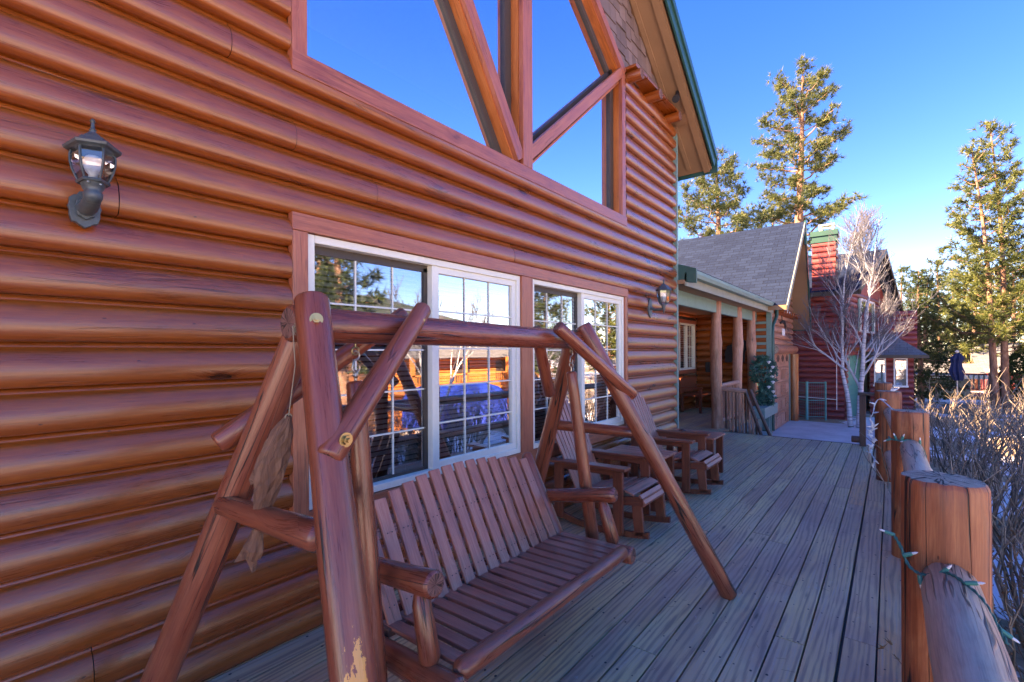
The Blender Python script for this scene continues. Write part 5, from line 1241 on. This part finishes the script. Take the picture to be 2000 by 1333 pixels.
# teal gate frames leaning at the garage corner
gt = thing('wire_gate', 'pair of teal metal wire gate frames standing between the garage and the red house', 'gate', (.6, 17.9, G))
for a, b in (((.20, 18.0), (.50, 17.6)), ((.52, 17.62), (.98, 17.9))):
    m = MB(); 
    for p in (a, b): m.tube([(p[0], p[1], G), (p[0], p[1], .60)], .028, 8)
    for z in (G + .10, .0, .56): m.tube([(*a, z), (*b, z)], .014, 6)
    fr_ = m.build('frame', M['tealdoor'], gt); m = MB()
    for i in range(1, 9): q = i / 9; x = a[0] + (b[0] - a[0]) * q; y = a[1] + (b[1] - a[1]) * q; m.tube([(x, y, G + .1), (x, y, .56)], .0025, 3)
    for i in range(1, 12): z = G + .1 + i * .09; m.tube([(*a, z), (*b, z)], .0025, 3)
    m.build('wire_mesh', M['tealdoor'], fr_)

# navy umbrella, little fence and grey-roofed house beyond the shrubs
um = thing('patio_umbrella', 'closed navy patio umbrella standing beyond the shrubs', 'umbrella', (4.58, 24.8, G))
m = MB(); m.tube([(4.58, 24.8, G), (4.58, 24.8, 1.55)], .02, 8); m.build('pole', M['cream'], um)
m = MB(); n = 18; m.n(); b = len(m.v); zs = [(.42, .11), (.55, .15), (.75, .20), (.95, .15), (1.1, .13), (1.25, .18), (1.40, .11), (1.48, .03)]
for z, r in zs:
    for j in range(n): a = 6.283 * j / n; q = r * (1 + .22 * (-1) ** j); m.v.append((4.58 + math.cos(a) * q + .03 * math.sin(z * 5), 24.8 + math.sin(a) * q, z))
for i in range(len(zs) - 1):
    for j in range(n): k = (j + 1) % n; m.face((b + i * n + j, b + i * n + k, b + i * n + n + k, b + i * n + n + j), [(0, 0)] * 4)
m.build('canopy', M['bluecloth'], um); m = MB(); m.lathe((4.58, 24.8, 1.52), [(0, -.05), (.06, -.02), (.06, .03), (0, .07)], 10); m.build('finial', M['white'], um)
def picket(label, x0, x1, y, z0, z1):
    T = thing('picket_railing', label, 'railing', (x0, y, z0), 'low deck railings beyond the shrubs'); m = MB(); m.box((x0, y - .04, z1 - .05), (x1, y + .04, z1)); m.box((x0, y - .03, z0 + .06), (x1, y + .03, z0 + .11)); m.build('rail', M['redwood'], T)
    m = MB(); n = int((x1 - x0) / .14)
    for i in range(n + 1): x = x0 + i * (x1 - x0) / n; m.box((x - .025, y - .015, z0 + .11), (x + .025, y + .015, z1 - .05))
    m.build('pickets', M['beige'], T)
picket('red-capped picket railing left of the clipped evergreen', 4.8, 6.6, 27, -.1, .62)
picket('picket railing half hidden behind the navy umbrella', 3.5, 4.75, 27.3, -.1, .50)
def farhouse(label, lo, hi, ridge, wall, roofm, axis='x', yaw=0):
    T = thing('neighbour_house', label, 'house', (lo[0], lo[1], G)); m = MB(); m.box((lo[0], lo[1], G), (hi[0], hi[1], hi[2])); m.build('wall', wall, T)
    m = MB(); e = .5
    if axis == 'x': yc = (lo[1] + hi[1]) / 2; m.quad([(lo[0] - e, lo[1] - e, hi[2] - .1), (hi[0] + e, lo[1] - e, hi[2] - .1), (hi[0] + e, yc, ridge), (lo[0] - e, yc, ridge)]); m.quad([(hi[0] + e, hi[1] + e, hi[2] - .1), (lo[0] - e, hi[1] + e, hi[2] - .1), (lo[0] - e, yc, ridge), (hi[0] + e, yc, ridge)])
    else:
        xc = (lo[0] + hi[0]) / 2; m.quad([(lo[0] - e, lo[1] - e, hi[2] - .1), (lo[0] - e, hi[1] + e, hi[2] - .1), (xc, hi[1] + e, ridge), (xc, lo[1] - e, ridge)][::-1]); m.quad([(hi[0] + e, hi[1] + e, hi[2] - .1), (hi[0] + e, lo[1] - e, hi[2] - .1), (xc, lo[1] - e, ridge), (xc, hi[1] + e, ridge)][::-1])
        for yy in (lo[1], hi[1]): m.quad([(lo[0], yy, hi[2]), (hi[0], yy, hi[2]), (xc, yy, ridge - .05)])
    r_ = m.build('roof', roofm, T); m = MB(); m.board((lo[0] - e, lo[1] - e - .02, hi[2] - .16), (hi[0] + e, lo[1] - e - .02, hi[2] - .16), .04, .16); m.build('fascia', M['cream'], r_)
    return T
farhouse('low house with a broad pale grey roof behind the twin-trunked pine', (6.4, 33, 0), (14.5, 40, .75), 1.95, M['redwood'], M['shingle2'])
farhouse('small flat-roofed building behind the navy umbrella', (3.6, 29.5, 0), (5.4, 33, .55), .95, M['beige'], M['shingle2'])

# ---------------------------------------------------------------- the side of the street that the windows mirror
oh = thing('street_house', 'orange log house with a long balcony, mirrored in the ground floor windows', 'house', (22, 22, -2.9))
HZ = -2.9; HX = 19.0
mb = MB(); siding(mb, (HX, 16.0, 0), (0, 1, 0), (-1, 0, 0), HZ, HZ + 4.3, lambda z: [(0, 16)], sc=1.5); mb.build('wall', M['orangelog'], oh)
mb = MB(); mb.box((HX + .05, 16.0, HZ), (HX + 7, 32.0, HZ + 4.3)); mb.build('inner_wall', M['orangelog'], oh)
mb = MB(); mb.quad([(HX - 1, 15.4, HZ + 4.15), (HX - 1, 32.6, HZ + 4.15), (HX + 3.5, 32.6, HZ + 5.5), (HX + 3.5, 15.4, HZ + 5.5)][::-1]); mb.quad([(HX + 8, 32.6, HZ + 4.15), (HX + 8, 15.4, HZ + 4.15), (HX + 3.5, 15.4, HZ + 5.5), (HX + 3.5, 32.6, HZ + 5.5)][::-1]); mb.build('roof', M['shingle2'], oh)
mb = MB(); mb.box((HX - 2, 16.0, HZ + 2.2), (HX, 32, HZ + 2.36))
for i in range(80): y = 16 + i * .2; mb.box((HX - 1.95, y, HZ + 2.36), (HX - 1.9, y + .05, HZ + 3.15))
mb.box((HX - 2, 16, HZ + 3.15), (HX - 1.85, 32, HZ + 3.24))
for y in (16.1, 20, 24, 28, 31.7): mb.box((HX - 2, y, HZ), (HX - 1.8, y + .2, HZ + 4.2))
mb.build('balcony', M['orangelog'], oh)
mb = MB()
for y in (17.5, 21, 25, 29): mb.box((HX - .1, y, HZ + 2.6), (HX - .05, y + 1.4, HZ + 3.9)); mb.box((HX - .1, y, HZ + .5), (HX - .05, y + 1.4, HZ + 1.7))
mb.build('window', M['bronze'], oh)
tpn = thing('tarp_cover', 'bright blue tarpaulin over a parked trailer, mirrored in the windows', 'tarpaulin', (10.9, 13.4, -1.6))
m = MB(); m.n(); pr2 = [(0, 0), (.05, 1.2), (.5, 1.5), (1.3, 1.65), (2.0, 1.45), (2.3, 1.1), (2.35, 0)]
m.prism(pr2, 11.6, 15.2, lambda a, b, h: (9.8 + a, h, -1.35 + b)); m.build('cover', M['bluetarp'], tpn, bevel=.05)
for i, (x, y, h, mt, lb) in enumerate(((12.5, 9.2, 9.5, 'needle2', 'dark tall conifer mirrored at the left of the near window'), (17, 11.0, 11.5, 'needle2', 'second dark conifer mirrored in the near window'), (10.8, 19.5, 8.2, 'needle', 'sunny conifer mirrored in the farther window'), (9.5, 23.5, 9.0, 'needle3', 'bright pine mirrored in the farther window edge'), (22, 8.0, 12.0, 'needle', 'broad pine across the street mirrored in glass'))):
    pine('pine_tree', lb, 'tree', (x, y, G), h, .12, (lambda u, h=h: h * .17 * (1 - u) ** .8 + .2), M[mt], 400 + i, nlimb=52, tuft=.34, nblade=12, blade_w=.05, tr=.18, dens=.9, group='conifers across the street')
for i, (x, y, sc) in enumerate(((8.6, 10.2, 1.0), (9.6, 16.8, .8))):
    T = thing('bare_tree', ('leafless pale tree mirrored beside the blue tarpaulin', 'small leafless tree mirrored before the balcony house')[i], 'tree', (x, y, G))
    branchy(T, (x, y, G), [((.1, 0, 1), 2.2 * sc, .08, (0, 0, 0)), ((-.2, .2, 1), 2.0 * sc, .06, (.1, 0, 0))], M['birch'], M['birchtwig'], 500 + i, depth=4, kids=3, twr=.008, spread=.6)
# forested hill beyond
mb = MB(); mb.n(); N = 60; Hh = []
for j in range(N):
    for i in range(N):
        x = 120 + i * 8.0; y = -160 + j * 12.0; z = G - 2 + 46 * math.exp(-((x - 320) / 110) ** 2 - ((y - 200) / 190) ** 2) + 3 * math.sin(x * .05) * math.sin(y * .04); mb.v.append((x, y, z))
for j in range(N - 1):
    for i in range(N - 1): a = j * N + i; mb.face((a, a + 1, a + 1 + N, a + N), [(0, 0)] * 4, True)
s_ = NT('forest_hill'); nn = s_.noise(s_.obj(), .25, 6, .7); s_.done(s_.ramp(nn, [(.35, (.02, .035, .02)), (.6, (.06, .08, .045)), (.75, (.16, .15, .12))]), .9, nn, 1, 2.0); 
tag(mb.build('hill', s_.m), kind='structure')

# fallen needles and grit on the boards
mb = MB(); rl = random.Random(77)
for i in range(330):
    x, y = rl.uniform(.05, 2.6), rl.uniform(.9, 9.6); a = rl.uniform(0, 6.28); L = rl.uniform(.015, .06); w = rl.uniform(.0008, .0016); c, q = math.cos(a), math.sin(a); z = .0035
    mb.quad([(x - q * w, y + c * w, z), (x + q * w, y - c * w, z), (x + c * L + q * w, y + q * L - c * w, z + .003), (x + c * L - q * w, y + q * L + c * w, z + .003)])
for i in range(150):
    x, y, r = rl.uniform(.05, 2.6), rl.uniform(.9, 9.6), rl.uniform(.0015, .005); mb.n(); b = len(mb.v)
    mb.v += [(x + r * math.cos(k * 1.2 + i), y + r * rl.uniform(.5, 1) * math.sin(k * 1.2 + i), .004 + .001 * (k % 2)) for k in range(5)]; mb.face(range(b, b + 5), [(0, 0)] * 5)
tag(mb.build('needle_litter', M['drytwig']), 'dry pine needles and grit scattered over the deck boards', 'litter', kind='stuff')
